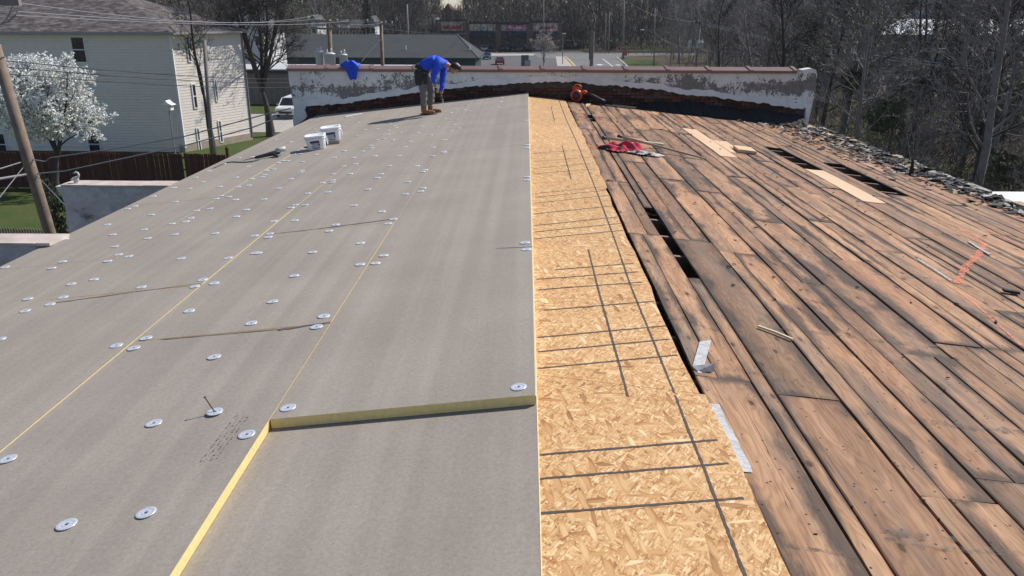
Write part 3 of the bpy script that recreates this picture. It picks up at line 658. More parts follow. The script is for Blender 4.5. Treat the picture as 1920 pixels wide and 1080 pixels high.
# two white tubs
M['tub'] = simple('white_plastic', (.80, .81, .83), .4, .05, 5); M['tub_lid'] = simple('white_lid', (.84, .84, .85), .4, .04, 5)
M['lab_d'] = simple('dark_label_print', (.06, .055, .085), .6, .2, 20); M['lab_g'] = simple('grey_label_print', (.36, .40, .46), .6, .25, 18)
def tub(p, rz, label, tiltx):
    o = thing('tub', label, 'tub', p, rz, 'white fastener tubs'); o.rotation_euler = (tiltx, -atan(SL), rz); o.scale = (1.1, 1.1, .95); s = .135; h = .215; k_ = 1.2
    m = MB(); m.lathe([(.118, 0), (.121, .01), (.138, h - .05), (.138, h - .045), (.147, h - .043), (.147, h - .025), (.140, h - .024), (.142, h)], n=28, sq=5); m.build('body', M['tub'], o, True)
    m = MB(); m.lathe([(.149, h - .012), (.151, h), (.151, h + .012), (.146, h + .016), (.12, h + .016), (.117, h + .011), (.02, h + .011)], n=28, sq=5); m.build('lid', M['tub_lid'], o, True)
    m = MB(); m.tube([(.15, -.09, h - .05), (.158, -.08, h - .13), (.158, 0, h - .17), (.158, .08, h - .13), (.15, .09, h - .05)], .004, 5); m.build('handle', M['tub_lid'], o)
    m = MB(); y = lambda z: -.121 - (.138 - .121) * z / (h - .05) - .0025
    def pr(x0, x1, z0, z1, mi): m.add([(x0, y(z0), z0), (x1, y(z0), z0), (x1, y(z1), z1), (x0, y(z1), z1)], [(0, 1, 2, 3)], mi)
    pr(-.075, .055, .112, .152, 0); pr(-.06, .055, .042, .108, 1); pr(-.05, .05, .022, .036, 0); m.add([(.03, y(.07) - .002, .07), (.055, y(.07) - .002, .07), (.055, y(.1) - .002, .1), (.03, y(.1) - .002, .1)], [(0, 1, 2, 3)], 0)
    m.build('label_print', [M['lab_d'], M['lab_g']], o); return o
p1 = RL(595, 279); p2 = RL(624, 268)
def on(p, zf, d=0.0): return V((p.x, p.y, zf(p.x) + d))
tub(on(p1, zl, .003), radians(12), 'nearer white plastic tub with dark printed label on the grey boards', 0)
tub(on(p2, zl, .05), radians(14), 'farther white plastic tub raised on a scrap of board', 0)
q = on(p2, zl); m = MB(); m.hexa([(q.x - .17, q.y - .15, zl(q.x - .17)), (q.x + .15, q.y - .17, zl(q.x + .15)), (q.x + .17, q.y + .13, zl(q.x + .17)), (q.x - .15, q.y + .16, zl(q.x - .15)), (q.x - .17, q.y - .15, zl(q.x - .17) + .045), (q.x + .15, q.y - .17, zl(q.x + .15) + .045), (q.x + .17, q.y + .13, zl(q.x + .17) + .045), (q.x - .15, q.y + .16, zl(q.x - .15) + .045)])
m.build('board_offcut', FB, label='small insulation board offcut under the farther tub', cat='offcut')
# screw gun with its hose
M['toolb'] = simple('black_tool_plastic', (.02, .02, .022), .5, .3, 20); M['toolg'] = simple('clear_grey_plastic', (.42, .43, .44), .35, .2, 20)
t = thing('screw_gun', 'black and grey screw gun lying on the grey boards left of the tubs', 'power tool', on(RL(508, 295), zl, .03), radians(32))
t.rotation_euler[1] = -atan(SL)
m = MB(); m.tube([(-.24, 0, .01), (-.2, 0, .012), (-.05, 0, .02), (.06, 0, .025), (.12, 0, .025), (.15, 0, .02)], [.018, .024, .03, .036, .034, .02], 10); m.build('body', M['toolb'], t, True)
m = MB(); m.tube([(.02, 0, .02), (.04, -.05, .01), (.05, -.14, .0), (.06, -.17, 0)], [.022, .022, .02, .022], 8); m.build('grip', M['toolb'], t, True)
m = MB(); m.tube([(.1, .02, .05), (.16, .03, .055), (.24, .03, .05), (.25, .03, .05)], [.03, .038, .036, .02], 10); m.build('dust_cup', M['toolg'], t, True)
m = MB(); m.tube([(-.24, 0, .01), (-.34, 0, .008), (-.42, 0, .006)], [.008, .006, .004], 6); m.build('drive_bit', M['screw'], t)
hp = [on(RL(x, y), zl, .008) for x, y in [(486, 301), (474, 304), (462, 305), (448, 305), (436, 304.5), (424, 306), (414, 310), (404, 315)]]
m = MB(); m.tube(hp + [hp[-1] + V((-.35, -.4, -.12)), hp[-1] + V((-.5, -.5, -1.8))], .009, 6); M['hose'] = simple('green_hose', (.03, .07, .055), .5, .2, 9)
m.build('air_hose', M['hose'], label='dark green hose running from the screw gun over the left eave', cat='hose')
# orange leaf blower
M['orp'] = simple('orange_plastic', (.60, .085, .025), .38, .12, 12)
t = thing('leaf_blower', 'orange leaf blower with a black tube at the wall foot', 'leaf blower', on(V((1.13, 17.66, 0)), zr, .012), radians(-6), scale=(.88,) * 3)
RX = Matrix.Rotation(radians(90), 4, 'X')
m = MB(); m.lathe([(.06, -.09), (.13, -.085), (.15, -.06), (.155, 0), (.15, .06), (.12, .09), (.05, .1)], (0, 0, .155), 20, 0, RX); m.build('fan_housing', M['orp'], t, True)
m = MB(); m.lathe([(.105, .088), (.105, .1), (.06, .104), (.02, .1)], (0, 0, .155), 20, 0, RX); m.build('air_intake', M['toolb'], t, True)
m = MB(); m.box(-.06, -.02, .30, .09, .12, .36); m.tube([(-.09, .02, .27), (-.08, .02, .36), (-.03, .02, .41), (.06, .02, .41), (.11, .02, .37), (.12, .02, .29)], .018, 8); m.build('handle', M['orp'], t)
m = MB(); m.tube([(.1, -.0, .23), (.2, .0, .24), (.26, -.01, .21)], [.06, .055, .055], 12); m.build('outlet', M['orp'], t, True)
m = MB(); m.tube([(.24, -.01, .215), (.42, -.05, .15), (.62, -.1, .06), (.72, -.14, .02)], [.05, .046, .042, .045], 12); m.build('blower_tube', M['toolb'], t, True)
m = MB(); m.box(-.12, -.1, 0, .12, .1, .02); m.build('foot', M['toolb'], t)
# two wooden tool handles and a red rag
M['handle'] = simple('worn_wood_handle', (.44, .36, .25), .6, .18, 14)
def pole(a, b, r0, r1, label, lift0, lift1, end=None):
    a = on(a, zr, r0 + lift0); b = on(b, zr, r1 + lift1); o = thing('tool_handle', label, 'tool handle', a); d = b - a
    m = MB(); m.tube([(0, 0, 0), d * .5 + V((0, 0, .004)), d * .96, d], [r0, r0 * .95, r1, r1 * .7], 10); m.build('shaft', M['handle'], o, True)
    m = MB(); m.tube([d * -.02, d * .035], [r0 * 1.25, r0 * 1.2], 10); m.build('ferrule', M['toolb'], o, True)
pole(RR(1131, 274), RR(1244, 279), .021, .024, 'shorter grey wooden tool handle lying under the red rag', .10, .04)
pole(RR(1160, 274), RR(1321, 299), .018, .014, 'longer tapered wooden tool handle across the planks', .13, .0)
random.seed(9)
def cloth(cx, cy, rx, ry, n, zf, h, mat, label, name='rag', seed=1, rz=0):
    rnd = random.Random(seed); m = MB(); ph = [rnd.uniform(0, 6) for _ in range(6)]
    for i in range(n + 1):
        for j in range(n + 1):
            u, v = i / n * 2 - 1, j / n * 2 - 1; r = min(1, sqrt(u * u + v * v))
            x = cx + (u * rx * (1 + .2 * sin(3 * v + ph[0])) * (.85 if abs(v) > .8 else 1)) + .03 * sin(9 * v + ph[1]); y = cy + v * ry * (1 + .25 * sin(4 * u + ph[2]))
            z = zf(x) + .012 + max(0, h * (1 - r ** 2) * (.55 + .45 * sin(7 * u + 3 * v + ph[3]) * sin(6 * v + ph[4]))) + .02 * abs(sin(11 * u + 5 * v + ph[5]))
            m.v.append((x, y, z))
    for i in range(n):
        for j in range(n):
            b = i * (n + 1) + j; m.f.append((b, b + n + 1, b + n + 2, b + 1)); m.m.append(1 if (sin(i * .8 + ph[0]) + sin(j * .9 + ph[1]) + rnd.uniform(-.3, .3)) > 1.0 else 0)
    return m.build(name, mat, None, True, label=label, cat='rag')
q = RR(1180, 285); M['red'] = simple('crimson_cloth', (.55, .035, .075), .85, .25, 20, bump=.3); M['dk'] = simple('dark_cloth', (.035, .03, .035), .85, .3, 20)
cloth(q.x - .05, q.y, .34, .17, 26, zr, .15, [M['red'], M['dk']], 'crumpled red and black rag lying around the two tool handles')
q = RR(1222, 293); M['greyrag'] = simple('grey_plastic_film', (.42, .40, .38), .6, .5, 20); cloth(q.x - .1, q.y, .22, .08, 14, zr, .06, [M['greyrag'], M['dk']], 'greyish crumpled film beside the red rag', 'plastic_film', 4)
# blue shirt draped over the coping
M['blue'] = simple('royal_blue_cloth', (.012, .075, .62), .75, .2, 14, bump=.2)
def drape():
    m = MB(); n = 18; k = 14; xa, xb = D(640, 120, YW).x, D(672, 120, YW).x
    for i in range(n + 1):
        u = i / n; x = xa + (xb - xa) * u
        for j in range(k + 1):
            v = j / k; wv = .02 * sin(u * 9 + v * 4) + .012 * sin(u * 21 + 1)
            if v < .5: y = YW + .34 - v * 2 * .40; z = ZT + .105 + .09 * sin(pi * v * 1.4) * sin(pi * min(1, u * 1.1)) ** .7 + wv
            else:
                dl = [.06, .06, .07, .08, .1, .14, .28, .40, .42, .42, .4, .40, .40, .40, .38, .34, .2, .12, .08][i] * (v - .5) * 2
                y = YW - .10 - .02 * sin(u * 8) + wv * .6; dl *= .78; z = ZT + .115 + .10 * (1 - (v - .5) * 2) * sin(pi * u) - dl + wv * .3
            m.v.append((x + .04 * (v - .5) + .02 * sin(v * 7), y, z))
    for i in range(n):
        for j in range(k): b = i * (k + 1) + j; m.f.append((b, b + 1, b + k + 2, b + k + 1)); m.m.append(0)
    o = m.build('draped_shirt', M['blue'], None, True, label='blue long-sleeved shirt draped over the coping of the far wall', cat='shirt')
    md = o.modifiers.new('thickness', 'SOLIDIFY'); md.thickness = .012
    return o
drape()

# ================================================================== the roofer
def skin(name, chains, mats, parent, lvl=2, root=0):
    vs = []; es = []; rs = []; key = {}
    for ch in chains:
        prev = None
        for (p, r) in ch:
            k = tuple(round(c, 4) for c in p)
            if k not in key: key[k] = len(vs); vs.append(p); rs.append(r)
            i = key[k]
            if prev is not None and prev != i: es.append((prev, i))
            prev = i
    me = bpy.data.meshes.new(name); me.from_pydata(vs, es, []); o = bpy.data.objects.new(name, me); COL.objects.link(o)
    sk = o.modifiers.new('skin', 'SKIN'); sk.use_smooth_shade = True
    for i, r in enumerate(rs):
        d = me.skin_vertices[0].data[i]; d.radius = r if isinstance(r, (tuple, list)) else (r, r); d.use_root = (i == root)
    ss = o.modifiers.new('sub', 'SUBSURF'); ss.levels = lvl; ss.render_levels = lvl
    dg = bpy.context.evaluated_depsgraph_get(); dg.update()
    me2 = bpy.data.meshes.new_from_object(o.evaluated_get(dg)); me2.name = name
    bpy.data.objects.remove(o); me2.materials.clear(); me2.materials.append(mats)
    me2.polygons.foreach_set('use_smooth', [True] * len(me2.polygons))
    return link(name, me2, parent)
M['skin'] = simple('tan_skin', (.36, .19, .12), .55, .08, 20); M['hair'] = simple('black_hair', (.012, .010, .009), .5, .3, 60)
M['trous'] = simple('grey_work_trousers', (.165, .155, .15), .85, .22, 14, bump=.3); M['boot'] = simple('tan_work_boot', (.25, .125, .055), .7, .2, 18); M['sole'] = simple('boot_sole', (.06, .045, .035), .8, .2, 20)
M['leather'] = simple('black_tool_pouch', (.016, .016, .018), .6, .4, 16, bump=.3); M['glove'] = simple('dark_glove', (.03, .03, .032), .7, .3, 30); M['glovep'] = simple('pale_glove_palm', (.42, .38, .22), .7, .2, 30)
pf = on(RL(806, 214), zl, .0)
wk = thing('person', 'roofer in blue long sleeves and grey trousers bending over to fasten the boards', 'person', pf); wk.scale = (.94, .94, .88)
# right leg nearer the camera, left leg a step ahead; he faces +x
hipR, kneeR, ankR = (-.13, -.10, .90), (-.10, -.12, .50), (-.11, -.11, .10)
hipL, kneeL, ankL = (-.12, .10, .90), (.02, .14, .50), (.00, .16, .12)
pel = (-.15, 0, .94); bel = (-.04, 0, 1.07); che = (.16, 0, 1.15); upc = (.30, 0, 1.12); nk = (.41, 0, 1.06); hd0 = (.46, 0, 1.02)
shR, elR, wrR = (.22, -.19, 1.08), (.12, -.25, .82), (.15, -.2, .60)
shL, elL, wrL = (.31, .19, 1.07), (.27, .16, .74), (.24, .06, .42)
legs = [[(pel, .09), (hipR, .08), (kneeR, .065), (ankR, .045)], [(pel, .09), (hipL, .08), (kneeL, .065), (ankL, .045)]]
feet = [[(ankR, .045), ((-.06, -.115, .05), .042), ((.08, -.13, .035), .035)], [(ankL, .045), ((.05, .155, .05), .042), ((.19, .14, .035), .035)]]
spine = [(pel, .09), (bel, .09), (che, .10), (upc, .08), (nk, .058), (hd0, .055), ((.52, 0, .995), .075)]
armR = [(upc, .08), (shR, .07), (elR, .05), (wrR, .034)]; armL = [(upc, .08), (shL, .07), (elL, .05), (wrL, .034)]
def hand(w, dirv, spread, sgn):
    w = V(w); d = V(dirv).normalized(); s = V(spread).normalized(); nrm = d.cross(s); ch = []
    palm = w + d * .075; ch.append([(tuple(w), .03), (tuple(w + d * .04), (.034, .03)), (tuple(palm), (.036, .024))])
    for k, (o_, L) in enumerate([(-.027, .06), (-.009, .07), (.009, .066), (.027, .052)]):
        a = palm + s * o_; b1 = a + d * L * .55 + nrm * sgn * .012; c1 = b1 + d * L * .25 + nrm * sgn * .035
        ch.append([(tuple(palm), (.036, .024)), (tuple(a + d * .012), .0105), (tuple(b1), .0095), (tuple(c1), .0085)])
    th = w + d * .03 - s * .035; ch.append([(tuple(w + d * .04), (.034, .03)), (tuple(th + nrm * sgn * .01), .012), (tuple(th + d * .035 + nrm * sgn * .03 - s * .006), .010)])
    return ch
hR = hand(wrR, (.35, .1, -1), (.5, .9, .1), 1); hL = hand(wrL, (.1, -.2, -1), (.8, .5, .1), 1)
skin('body', spine and [spine] + legs + feet + [armR, armL] + [[(a, r * .8 if not isinstance(r, tuple) else (r[0] * .8, r[1] * .8)) for a, r in c] for c in []], M['skin'], wk)
# head: skull, jaw, nose, ears, eyes
HM = Matrix.Translation((.545, .0, 1.0)) @ Matrix.Rotation(radians(62), 4, 'Y')
m = MB()
prof = [(.02, -.118), (.046, -.112), (.058, -.085), (.066, -.045), (.072, 0), (.077, .04), (.072, .08), (.05, .108), (.012, .12)]
for i, (r, z) in enumerate(prof):
    for j in range(16):
        a = 2 * pi * j / 16; x = r * cos(a) * (1.22 if cos(a) > 0 else 1.25) + (.022 if z < -.06 else .0); y = r * sin(a)
        p = HM @ V((x, y, z)); m.v.append(tuple(p))
for i in range(len(prof) - 1):
    for j in range(16): j2 = (j + 1) % 16; m.f.append((i * 16 + j, i * 16 + j2, i * 16 + 16 + j2, i * 16 + 16 + j)); m.m.append(0)
m.f.append(tuple(range(15, -1, -1))); m.f.append(tuple(range(128, 144))); m.m += [0, 0]
def hp_(x, y, z): return tuple(HM @ V((x, y, z)))
m.hexa([hp_(.085, -.008, .025), hp_(.085, .008, .025), hp_(.082, .016, -.025), hp_(.082, -.016, -.025), hp_(.092, -.005, .02), hp_(.092, .005, .02), hp_(.112, .009, -.02), hp_(.112, -.009, -.02)])
for s_ in (-1, 1): m.ball(hp_(-.005, s_ * .078, -.005), (.02, .012, .03))
m.tube([hp_(.084, -.022, -.062), hp_(.094, 0, -.06), hp_(.084, .022, -.062)], .006, 5)
m.build('head', M['skin'], wk, True)
m = MB(); [m.ball(hp_(.077, s_ * .03, .022), .011) for s_ in (-1, 1)]; m.build('eyes', M['hair'], wk, True)
m = MB(); rr = random.Random(4)
pr2 = [(.084, -.03), (.09, .0), (.094, .045), (.09, .085), (.066, .118), (.015, .134)]
for i, (r, z) in enumerate(pr2):
    for j in range(18):
        a = 2 * pi * j / 18; front = cos(a) > .35; zz = max(z, .055) if front else (z - .03 if cos(a) < -.2 else z)
        k = 1 + rr.uniform(-.03, .05); m.v.append(hp_(r * k * cos(a) * 1.2, r * k * sin(a), zz + rr.uniform(-.004, .004)))
for i in range(len(pr2) - 1):
    for j in range(18): j2 = (j + 1) % 18; m.f.append((i * 18 + j, i * 18 + j2, i * 18 + 18 + j2, i * 18 + 18 + j)); m.m.append(0)
m.f.append(tuple(range(90, 108))); m.m.append(0)
m.build('hair', M['hair'], wk, True)
# clothes follow the body, a little fuller
sp2 = [((-.20, 0, .93), .13), (bel, (.165, .15)), (che, (.165, .155)), (upc, (.14, .125)), ((.375, 0, 1.08), .085)]
skin('shirt', [sp2, [(upc, (.14, .125)), (shR, .09), (elR, .068), ((.143, -.21, .65), .047)], [(upc, (.14, .125)), (shL, .09), (elL, .066), ((.247, .08, .47), .045)]], M['blue'], wk)
shirt_ = wk.children[-1]
skin('trousers', [[((-.11, 0, 1.02), .14), (pel, .155), ((-.135, -.10, .86), .115), (kneeR, .085), ((-.105, -.115, .3), .075), ((-.11, -.11, .155), .07)], [(pel, .145), ((-.12, .10, .86), .115), (kneeL, .085), ((.015, .15, .3), .075), ((.0, .158, .165), .07)]], M['trous'], wk)
for (ank, t1, t2) in ((ankR, (.02, -.125, .055), (.13, -.135, .045)), (ankL, (.13, .15, .055), (.24, .138, .045))):
    o = skin('boot', [[((ank[0], ank[1], .20), .068), ((ank[0], ank[1], .12), .064), ((ank[0] - .015, ank[1], .06), .058), (t1, (.055, .05)), (t2, (.048, .04))]], M['boot'], wk)
    m = MB(); d = (V(t2) - V(ank)); d.z = 0; d.normalize(); n_ = V((-d.y, d.x, 0)); b0 = V((ank[0], ank[1], 0)) - d * .07; b1 = V((t2[0], t2[1], 0)) + d * .045
    zt = SL * (ank[0]); m.add([tuple(b0 + n_ * .045), tuple(b0 - n_ * .045), tuple(b1 - n_ * .05), tuple(b1 + n_ * .05)] + [tuple(q + V((0, 0, .028))) for q in (b0 + n_ * .045, b0 - n_ * .045, b1 - n_ * .05, b1 + n_ * .05)], [(3, 2, 1, 0), (4, 5, 6, 7), (0, 1, 5, 4), (1, 2, 6, 5), (2, 3, 7, 6), (3, 0, 4, 7)]); m.build('sole', M['sole'], o)
skin('glove', hR, M['glove'], wk, 1); skin('glove', hL, M['glove'], wk, 1)
m = MB(); m.ball((.20, -.22, .53), (.035, .03, .05)); m.build('glove_cuff', M['glovep'], wk, True)
rn = random.Random(12)
for ch in wk.children:
    if ch.name.split('.')[0] in ('shirt', 'trousers'):
        for v in ch.data.vertices:
            p = v.co; k = sin(p.x * 31 + p.z * 47 + sin(p.y * 23) * 2) * .006 + sin(p.z * 83 + p.x * 19 + p.y * 40) * .004
            v.co = p + v.normal * k
# tool belt with pouches hanging at the hips
m = MB(); m.lathe([(.155, -.05), (.16, -.02), (.16, .03), (.152, .05)], (-.135, 0, .965), 20, 0, Matrix.Rotation(radians(38), 4, 'Y')); m.build('tool_belt', M['leather'], wk, True)
for (c, s_) in (((-.18, -.175, .80), (.095, .05, .15)), ((-.06, -.165, .77), (.06, .045, .11)), ((-.24, .03, .84), (.06, .10, .13)), ((-.1, .175, .8), (.09, .05, .14))):
    m = MB(); x, y, z = c; a, b, h = s_; m.hexa([(x - a * .8, y - b * .7, z - h), (x + a * .7, y - b * .7, z - h * 1.05), (x + a * .7, y + b, z - h), (x - a * .8, y + b, z - h), (x - a, y - b, z + h), (x + a, y - b, z + h * .9), (x + a, y + b, z + h), (x - a, y + b, z + h)])
    o = m.build('pouch', M['leather'], wk); md = o.modifiers.new('b', 'BEVEL'); md.width = .025; md.segments = 2
m = MB(); m.tube([(-.26, -.16, .86), (-.27, -.17, .99)], [.012, .014], 6); m.tube([(-.30, -.17, 1.0), (-.22, -.17, .985)], .013, 6); m.build('hammer', M['handle'], wk)
m = MB(); m.tube([(.27, .025, .33), (.29, .0, .18), (.335, -.02, .045)], [.012, .006, .004], 6); link('screwdriver', m.mesh('screwdriver', M['tin']), None, pf, 'thin screwdriver held in the roofer\'s lower gloved hand', 'screwdriver').scale = (.94, .94, .88)

# ================================================================== ground
random.seed(31)
g = G('leaf_litter_ground'); c = g.co(); n1 = g.noise(c, .06, 5, .6); n2 = g.noise(c, 1.1, 6, .7); n3 = g.noise(c, 9, 4, .7)
col = g.ramp(n2, [(.3, (.06, .045, .034)), (.6, (.13, .10, .075)), (.8, (.17, .135, .10))])
col = g.mix(g.step(n1, .50, .62), col, g.ramp(n3, [(.3, (.035, .06, .018)), (.7, (.085, .12, .04))]))
M['ground'] = g.out(col, .95, 0, .1)
g = G('mown_grass'); c = g.co(); n1 = g.noise(c, .5, 5, .65); n2 = g.noise(c, 7, 5, .75)
col = g.mix(g.step(n1, .35, .7), g.ramp(n2, [(.3, (.03, .055, .014)), (.7, (.07, .11, .03))]), g.ramp(n2, [(.3, (.06, .065, .025)), (.7, (.12, .125, .05))]))
M['grass'] = g.out(col, .95, 0, .1)
M['asphalt'] = simple('worn_asphalt', (.16, .158, .155), .9, .18, .35); M['asph_d'] = simple('darker_asphalt', (.10, .10, .102), .9, .2, .4)
M['concrete'] = simple('pale_concrete', (.40, .37, .33), .9, .12, .6); M['ypaint'] = simple('yellow_curb_paint', (.55, .42, .12), .8, .2, 2); M['wpaint'] = simple('white_road_paint', (.62, .62, .60), .8, .25, 3)
def sheet_g(name, pts, z, mat, label, cat='ground'):
    m = MB(); m.add([(p[0], p[1], z) for p in pts], [tuple(range(len(pts)))]); o = m.build(name, mat, None, label=label, cat=cat, kind='structure')
    if o.data.polygons[0].normal.z < 0: o.data.flip_normals()
    return o
sheet_g('ground', [(-900, -300), (900, -300), (900, 1500), (-900, 1500)], 0, M['ground'], 'brown and green ground running out to the woods')
pg = lambda l: [P(x, y) for x, y in l]
sheet_g('lawn', [(-60, 24), (-9, 24), (-9, 46), (-20, 62), (-60, 62)], .006, M['grass'], 'green lawn behind the red-brown fence', 'lawn')
sheet_g('driveway', pg([(440, 248), (575, 248), (575, 214), (462, 214)]), .012, M['concrete'], 'pale concrete driveway beside the apartment house', 'driveway')
sheet_g('grass_strip', pg([(440, 213.5), (575, 213.5), (575, 194), (440, 194)]), .010, M['grass'], 'green grass strip behind the driveway', 'grass')
sheet_g('lawn_patch', pg([(420, 268), (470, 268), (534, 252), (523, 248.5), (440, 248.5)]), .014, M['grass'], 'small grass patch round the bare tree', 'grass')
sheet_g('parking_lot', pg([(640, 99), (1050, 99), (1062, 128), (640, 128)]), .010, M['asph_d'], 'grey asphalt parking lot behind the parapet', 'parking lot')
sheet_g('mall_parking', [(-60, 205), (16, 205), (16, 232), (-60, 232)], .008, M['asphalt'], 'asphalt parking strip before the row of shops', 'parking lot')
sheet_g('sidewalk', pg([(860, 105), (1000, 104), (1006, 100.5), (860, 100.5)]), .016, M['concrete'], 'pale concrete strip between the two parking lots', 'pavement')
sheet_g('road', pg([(1058, 130), (1185, 130), (1158, 111), (1166, 104.5), (1166, 99), (1040, 98.5), (1000, 101), (1010, 108), (1043, 110)]), .018, M['asphalt'], 'light grey road junction behind the parapet', 'road')
sheet_g('cross_road', [(8, 203), (220, 225), (220, 240), (8, 217)], .014, M['asphalt'], 'side road running right along the woods', 'road')
sheet_g('pavement', pg([(1046, 130), (1086, 130), (1060, 106), (1042, 106)]), .022, M['concrete'], 'pale pavement along the road', 'pavement')
sheet_g('verge', pg([(1172, 131), (1260, 131), (1220, 113), (1166, 110)]), .020, M['grass'], 'grassy verge at the road corner', 'verge')
def curb(l, w, mat, label, h=.13):
    pts = pg(l); m = MB()
    for a, b in zip(pts, pts[1:]):
        d = (b - a).normalized(); nx = V((-d.y, d.x, 0)) * w; m.hexa([a - nx, b - nx, b + nx, a + nx] + [q + V((0, 0, h)) for q in (a - nx, b - nx, b + nx, a + nx)])
    m.build('curb', mat, label=label, cat='curb', kind='structure')
curb([(1082, 130), (1070, 116), (1060, 107)], .22, M['ypaint'], 'yellow painted curb left of the road')
curb([(1181, 130), (1168, 117), (1156, 108)], .2, M['concrete'], 'pale curb right of the road')
m = MB()
for l in ([(1156, 130), (1130, 110.5)], [(1108, 110.6), (1128, 110.6)]):
    a, b = pg(l); d = (b - a).normalized(); nx = V((-d.y, d.x, 0)) * .12
    m.quad(*[q + V((0, 0, .024)) for q in (a - nx, b - nx, b + nx, a + nx)])
for (x, y) in ((1128, 122.3), (1163, 122.8)):
    a = P(x, y); m.add([(a.x - .8, a.y - .6, .024), (a.x + .1, a.y - .6, .024), (a.x + .1, a.y + 1.4, .024), (a.x + .9, a.y + 1.4, .024), (a.x - .2, a.y + 3.4, .024), (a.x - 1.3, a.y + 1.4, .024), (a.x - .6, a.y + 1.4, .024)], [(0, 1, 2, 3, 4, 5, 6)])
m.build('road_marking', M['wpaint'], label='white lane line and arrows on the road', cat='marking', kind='structure')

# ================================================================== apartment house at the left
M['siding'] = simple('beige_vinyl_siding', (.79, .725, .655), .7, .05, 3, spec=.3); M['trimw'] = simple('white_trim', (.76, .76, .75), .6, .05, 4)
g = G('dark_glass'); M['glass'] = g.out(g.ramp(g.noise(g.co(), .9, 2), [(.3, (.012, .014, .018)), (.7, (.05, .055, .06))]), .08, 0, .6)
M['blind'] = simple('window_blind', (.30, .34, .34), .8, .2, 2)
g = G('brown_shingle_roof'); c = g.co()
vv = g.n('TexVoronoi', Vector=g.mp(c, (2.6, 4.2, 6)), Scale=1); n_ = g.noise(c, 2.2, 5, .7)
col = g.ramp(g.n('SeparateColor', Color=vv.outputs['Color']).outputs['Red'], [(0, (.065, .056, .056)), (.5, (.115, .10, .098)), (1, (.19, .17, .165))])
col = g.mix(.6, col, g.ramp(n_, [(.3, .7), (.7, 1.2)]), 'MULTIPLY'); M['shingle'] = g.out(col, .9, 0, .15)
M['found'] = simple('foundation_block', (.33, .28, .22), .9, .2, 3)
hs = thing('apartment_house', 'three-storey beige vinyl-sided house with dark shingle roof behind the brown fence', 'house')
C0 = V((-24.82, 56.2, 0)); C2 = V((-21.95, 62.3, 0)); C1 = V((-48, 56.6, 0)); EZ = 8.28
C3 = C2 + V((-24, 4, 0))
def facade(A, B, z0, z1, pitch=.19, lap=.05):
    d = (B - A); L = d.length; d.normalize(); n = V((d.y, -d.x, 0)); m = MB(); z = z0
    while z < z1:
        zz = min(z + pitch, z1); zs = zz - .042; a, b = A + n * lap, B + n * lap; a2, b2 = A + n * lap * .8, B + n * lap * .8; L3 = [(a, b, z), (a2, b2, zs), (A + n * .004, B + n * .004, zs + .003), (A + n * .004, B + n * .004, zz)]
        for (p, q, h0), (p2, q2, h1) in zip(L3, L3[1:]): m.quad(V((p.x, p.y, h0)), V((q.x, q.y, h0)), V((q2.x, q2.y, h1)), V((p2.x, p2.y, h1)))
        m.quad(V((A.x, A.y, z)), V((B.x, B.y, z)), V((b.x, b.y, z)), V((a.x, a.y, z))); z = zz
    m.build('siding', M['siding'], hs); return n
nL = facade(C1, C0, .35, EZ, .2, .06); nR = facade(C0, C2, .55, EZ, .2, .026)
m = MB(); ins = lambda p, z: (p.x, p.y, z)
m.add([ins(p, 0) for p in (C1, C0, C2, C3)] + [ins(p, EZ) for p in (C1, C0, C2, C3)], [(3, 2, 1, 0), (4, 5, 6, 7), (0, 1, 5, 4), (1, 2, 6, 5), (2, 3, 7, 6), (3, 0, 4, 7)]); m.build('wall', M['siding'], hs)
m = MB(); dR = (C2 - C0).normalized(); a = C0 + nR * .05 - dR * .05; b = C2 + nR * .05; m.hexa([(a.x, a.y, 0), (b.x, b.y, 0), (b.x - .4, b.y, 0), (a.x - .4, a.y, 0), (a.x, a.y, .55), (b.x, b.y, .55), (b.x - .4, b.y, .55), (a.x - .4, a.y, .55)]); m.build('foundation', M['found'], hs)
for p, nm in ((C0, 0), (C2, 1)):
    m = MB(); q = p + nR * .045 + nL * .03; m.box(q.x - .09, q.y - .05, .3, q.x + .06, q.y + .06, EZ - .02); m.build('corner_post', M['trimw'] if not nm else simple('grey_downspout', (.2, .2, .2), .6), hs)
# hip roof
E0, E1, E2, E3 = C0 + V((.35, -.5, EZ)), C1 + V((-.5, -.5, EZ)), C2 + V((.55, .3, EZ)), C3 + V((0, .6, EZ)); R0 = V((-32.0, 63.4, 11.2)); R1 = V((-46, 63.9, 11.2))
m = MB(); up_ = V((0, 0, .06))
m.add([E1 + up_, E0 + up_, R0, R1], [(0, 1, 2, 3)]); m.add([E0 + up_, E2 + up_, R0], [(0, 1, 2)]); m.add([E2 + up_, E3 + up_, R1, R0], [(0, 1, 2, 3)]); m.build('roof', M['shingle'], hs)
m = MB(); m.add([E1, E0, E2, E3], [(3, 2, 1, 0)]); m.build('soffit', M['trimw'], hs)
m = MB()
for a, b in ((E1, E0), (E0, E2)):
    d = (b - a).normalized(); n = V((d.y, -d.x, 0)) * .1; m.hexa([a - V((0, 0, .1)), a - V((0, 0, .1)) + n, b - V((0, 0, .1)) + n, b - V((0, 0, .1)), a + V((0, 0, .05)), a + V((0, 0, .05)) + n, b + V((0, 0, .05)) + n, b + V((0, 0, .05))])
m.build('gutter', simple('grey_gutter', (.30, .29, .29), .5, .1, 4), hs)
def onwall(x, y, A, n):
    d = ray(x, y); c = V((0, 0, CZ)); t = (A - c).dot(n) / d.dot(n); return c + d * t
